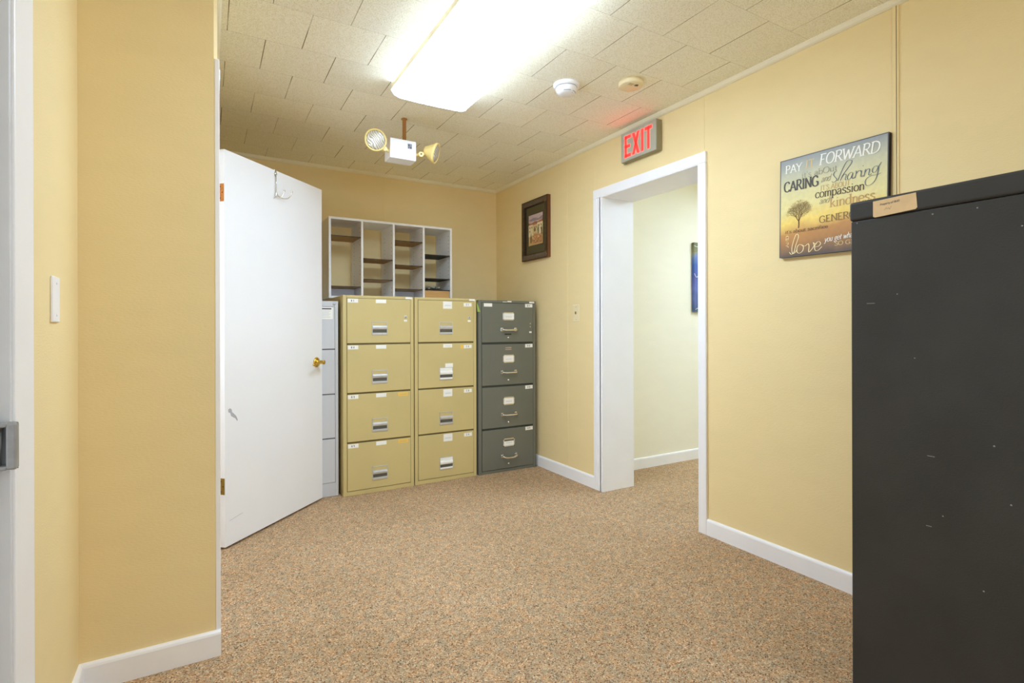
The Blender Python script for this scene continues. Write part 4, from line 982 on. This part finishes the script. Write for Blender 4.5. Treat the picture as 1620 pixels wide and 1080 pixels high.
lettering('GENEROSITY', (388, 732), (800, 664), 46, M_txt('olive', (140, 112, 60)), weight=.15)
lettering("it's about sacrifice...", (146, 810), (480, 762), 24, cBrown, weight=.13, thin=.6)
lettering('you get what', (424, 868), (640, 828), 40, cWhite, slant=.35, weight=.09, serif=False)
lettering('SO GIVE', (497, 892), (690, 868), 28, cGold, weight=.15)
# AND, reading upward
def vertical_and():
    a = Bpix(170, 905); c = Bpix(166, 822); L = (c - a).length; st, wd, we, th = text_strokes('AND', weight=.16); s = L / wd; hh = .0145
    m = MB(); dx = Vector((0, 1, 0)); dy = Vector((-1, 0, 0))
    for pts in st: ribbon(m, [(x * s, y * hh) for x, y in pts], .16 * hh, .4, lambda X, Y: B(*((a + dx * X + dy * Y).xy), .0009))
    m.build('lettering', cCream, plq)
vertical_and()
def script(strokes, color, w, thin=.45):
    m = MB()
    for si, st in enumerate(strokes):
        q = catmull([Bpix(*p) for p in st], 8); ribbon(m, [(p.x, p.y) for p in q], w, thin, lambda X, Y: B(X, Y, .0016 + si * .000025))
    m.build('lettering', color, plq)
# "sharing", traced as pen strokes
script([
 [(478, 438), (492, 442), (508, 432), (512, 418), (498, 402), (490, 388), (498, 370), (515, 362)],
 [(520, 432), (545, 370), (580, 300), (610, 285), (622, 295), (600, 330), (560, 385), (538, 430)],
 [(538, 428), (555, 398), (572, 384), (580, 390), (574, 415), (576, 426), (590, 420)],
 [(628, 376), (612, 372), (596, 388), (588, 410), (596, 422), (612, 412), (628, 378), (622, 404), (628, 416), (642, 404)],
 [(642, 412), (652, 375), (650, 360)], [(652, 382), (666, 364), (680, 358), (684, 366)],
 [(692, 358), (684, 395), (690, 402), (704, 392)], [(700, 322), (703, 328)],
 [(706, 402), (718, 348)], [(714, 372), (730, 350), (744, 346), (746, 358), (740, 386), (748, 392), (762, 380)],
 [(808, 330), (790, 326), (772, 342), (766, 364), (776, 374), (794, 362), (812, 328), (832, 298)],
 [(812, 328), (806, 370), (790, 420), (760, 455), (732, 466), (716, 452), (722, 420), (756, 396), (800, 388), (830, 374)],
], cBlue, .0030)
# "love"
script([
 [(176, 940), (190, 955), (208, 940), (222, 890), (240, 835), (236, 812), (222, 818), (206, 860), (194, 910), (198, 948), (214, 944), (232, 918)],
 [(262, 888), (244, 886), (230, 910), (232, 940), (250, 946), (270, 930), (276, 902), (262, 886), (284, 896), (302, 884)],
 [(302, 884), (312, 880), (316, 900), (314, 938), (334, 920), (352, 892), (346, 872), (360, 880), (372, 878)],
 [(358, 902), (384, 896), (398, 878), (388, 864), (370, 872), (356, 898), (360, 926), (380, 926), (408, 900)],
], cCream, .0036)
# tree
m = MB()
def grow(p, ang, L, w, depth):
    q = (p[0] + math.cos(ang) * L, p[1] + math.sin(ang) * L)
    mid = ((p[0]+q[0])/2 + random.uniform(-.06, .06) * L, (p[1]+q[1])/2)
    ribbon(m, [p, mid, q], w, 1, lambda X, Y: B(X, Y, .0007))
    if depth == 0:
        for _ in range(4):
            x, y = q[0] + random.gauss(0, .005), q[1] + random.gauss(0, .005); s = random.uniform(.0005, .0011)
            m.bm.faces.new([m.bm.verts.new(B(x + s * math.cos(k * 1.57), y + s * math.sin(k * 1.57), .0008)) for k in range(4)]).material_index = 1
        return
    for s in ((-1, 1) if depth < 5 else (-1, 0, 1)):
        grow(q, ang + s * random.uniform(.25, .55) + random.uniform(-.1, .1), L * random.uniform(.68, .86), w * .66, depth - 1)
base = Bpix(240, 768); grow((base.x, base.y), math.pi / 2 - .03, .031, .0056, 6)
for _ in range(760):
    a_ = random.uniform(0, 2 * math.pi); r_ = random.random() ** .55; x, y = base.x + .004 + .049 * r_ * math.cos(a_), base.y + .082 + .046 * r_ * math.sin(a_) * (1 if math.sin(a_) > 0 else .75)
    q = random.uniform(.0006, .0015)
    m.bm.faces.new([m.bm.verts.new(B(x + q * math.cos(k * 1.57 + a_), y + q * math.sin(k * 1.57 + a_), .0008)) for k in range(4)]).material_index = 1
m.build('tree_print', [M_txt('trunk', (104, 78, 40)), M_txt('leaf', (170, 138, 76))], plq)

# card on the black cabinet: printed line
def card_text():
    st, wd, we, th = text_strokes('ProPerty of BUD'.replace('P', 'P').replace('ProPerty', 'Property'), weight=.16, thin=.7, serif=False, spacing=.08)
    y0_, z0_, y1_, z1_ = .739, 1.4645, .692, 1.4665; L = math.hypot(y1_ - y0_, z1_ - z0_); s = L / wd; hh = .0052; m = MB()
    for pts in st: ribbon(m, [(x * s, y * hh) for x, y in pts], .17 * hh, .8, lambda X, Y: Vector((xx - .0012, y0_ - X, z0_ + (z1_ - z0_) * X / L + Y)))
    q = catmull([(.729, 1.450, 0), (.724, 1.456, 0), (.722, 1.452, 0), (.718, 1.455, 0), (.716, 1.450, 0), (.712, 1.4585, 0)], 5)
    ribbon(m, [(p.x, p.y) for p in q], .0006, 1, lambda X, Y: Vector((xx - .0012, X, Y)))
    m.build('printed_line', M_ink, CARD_PARENT)
card_text()
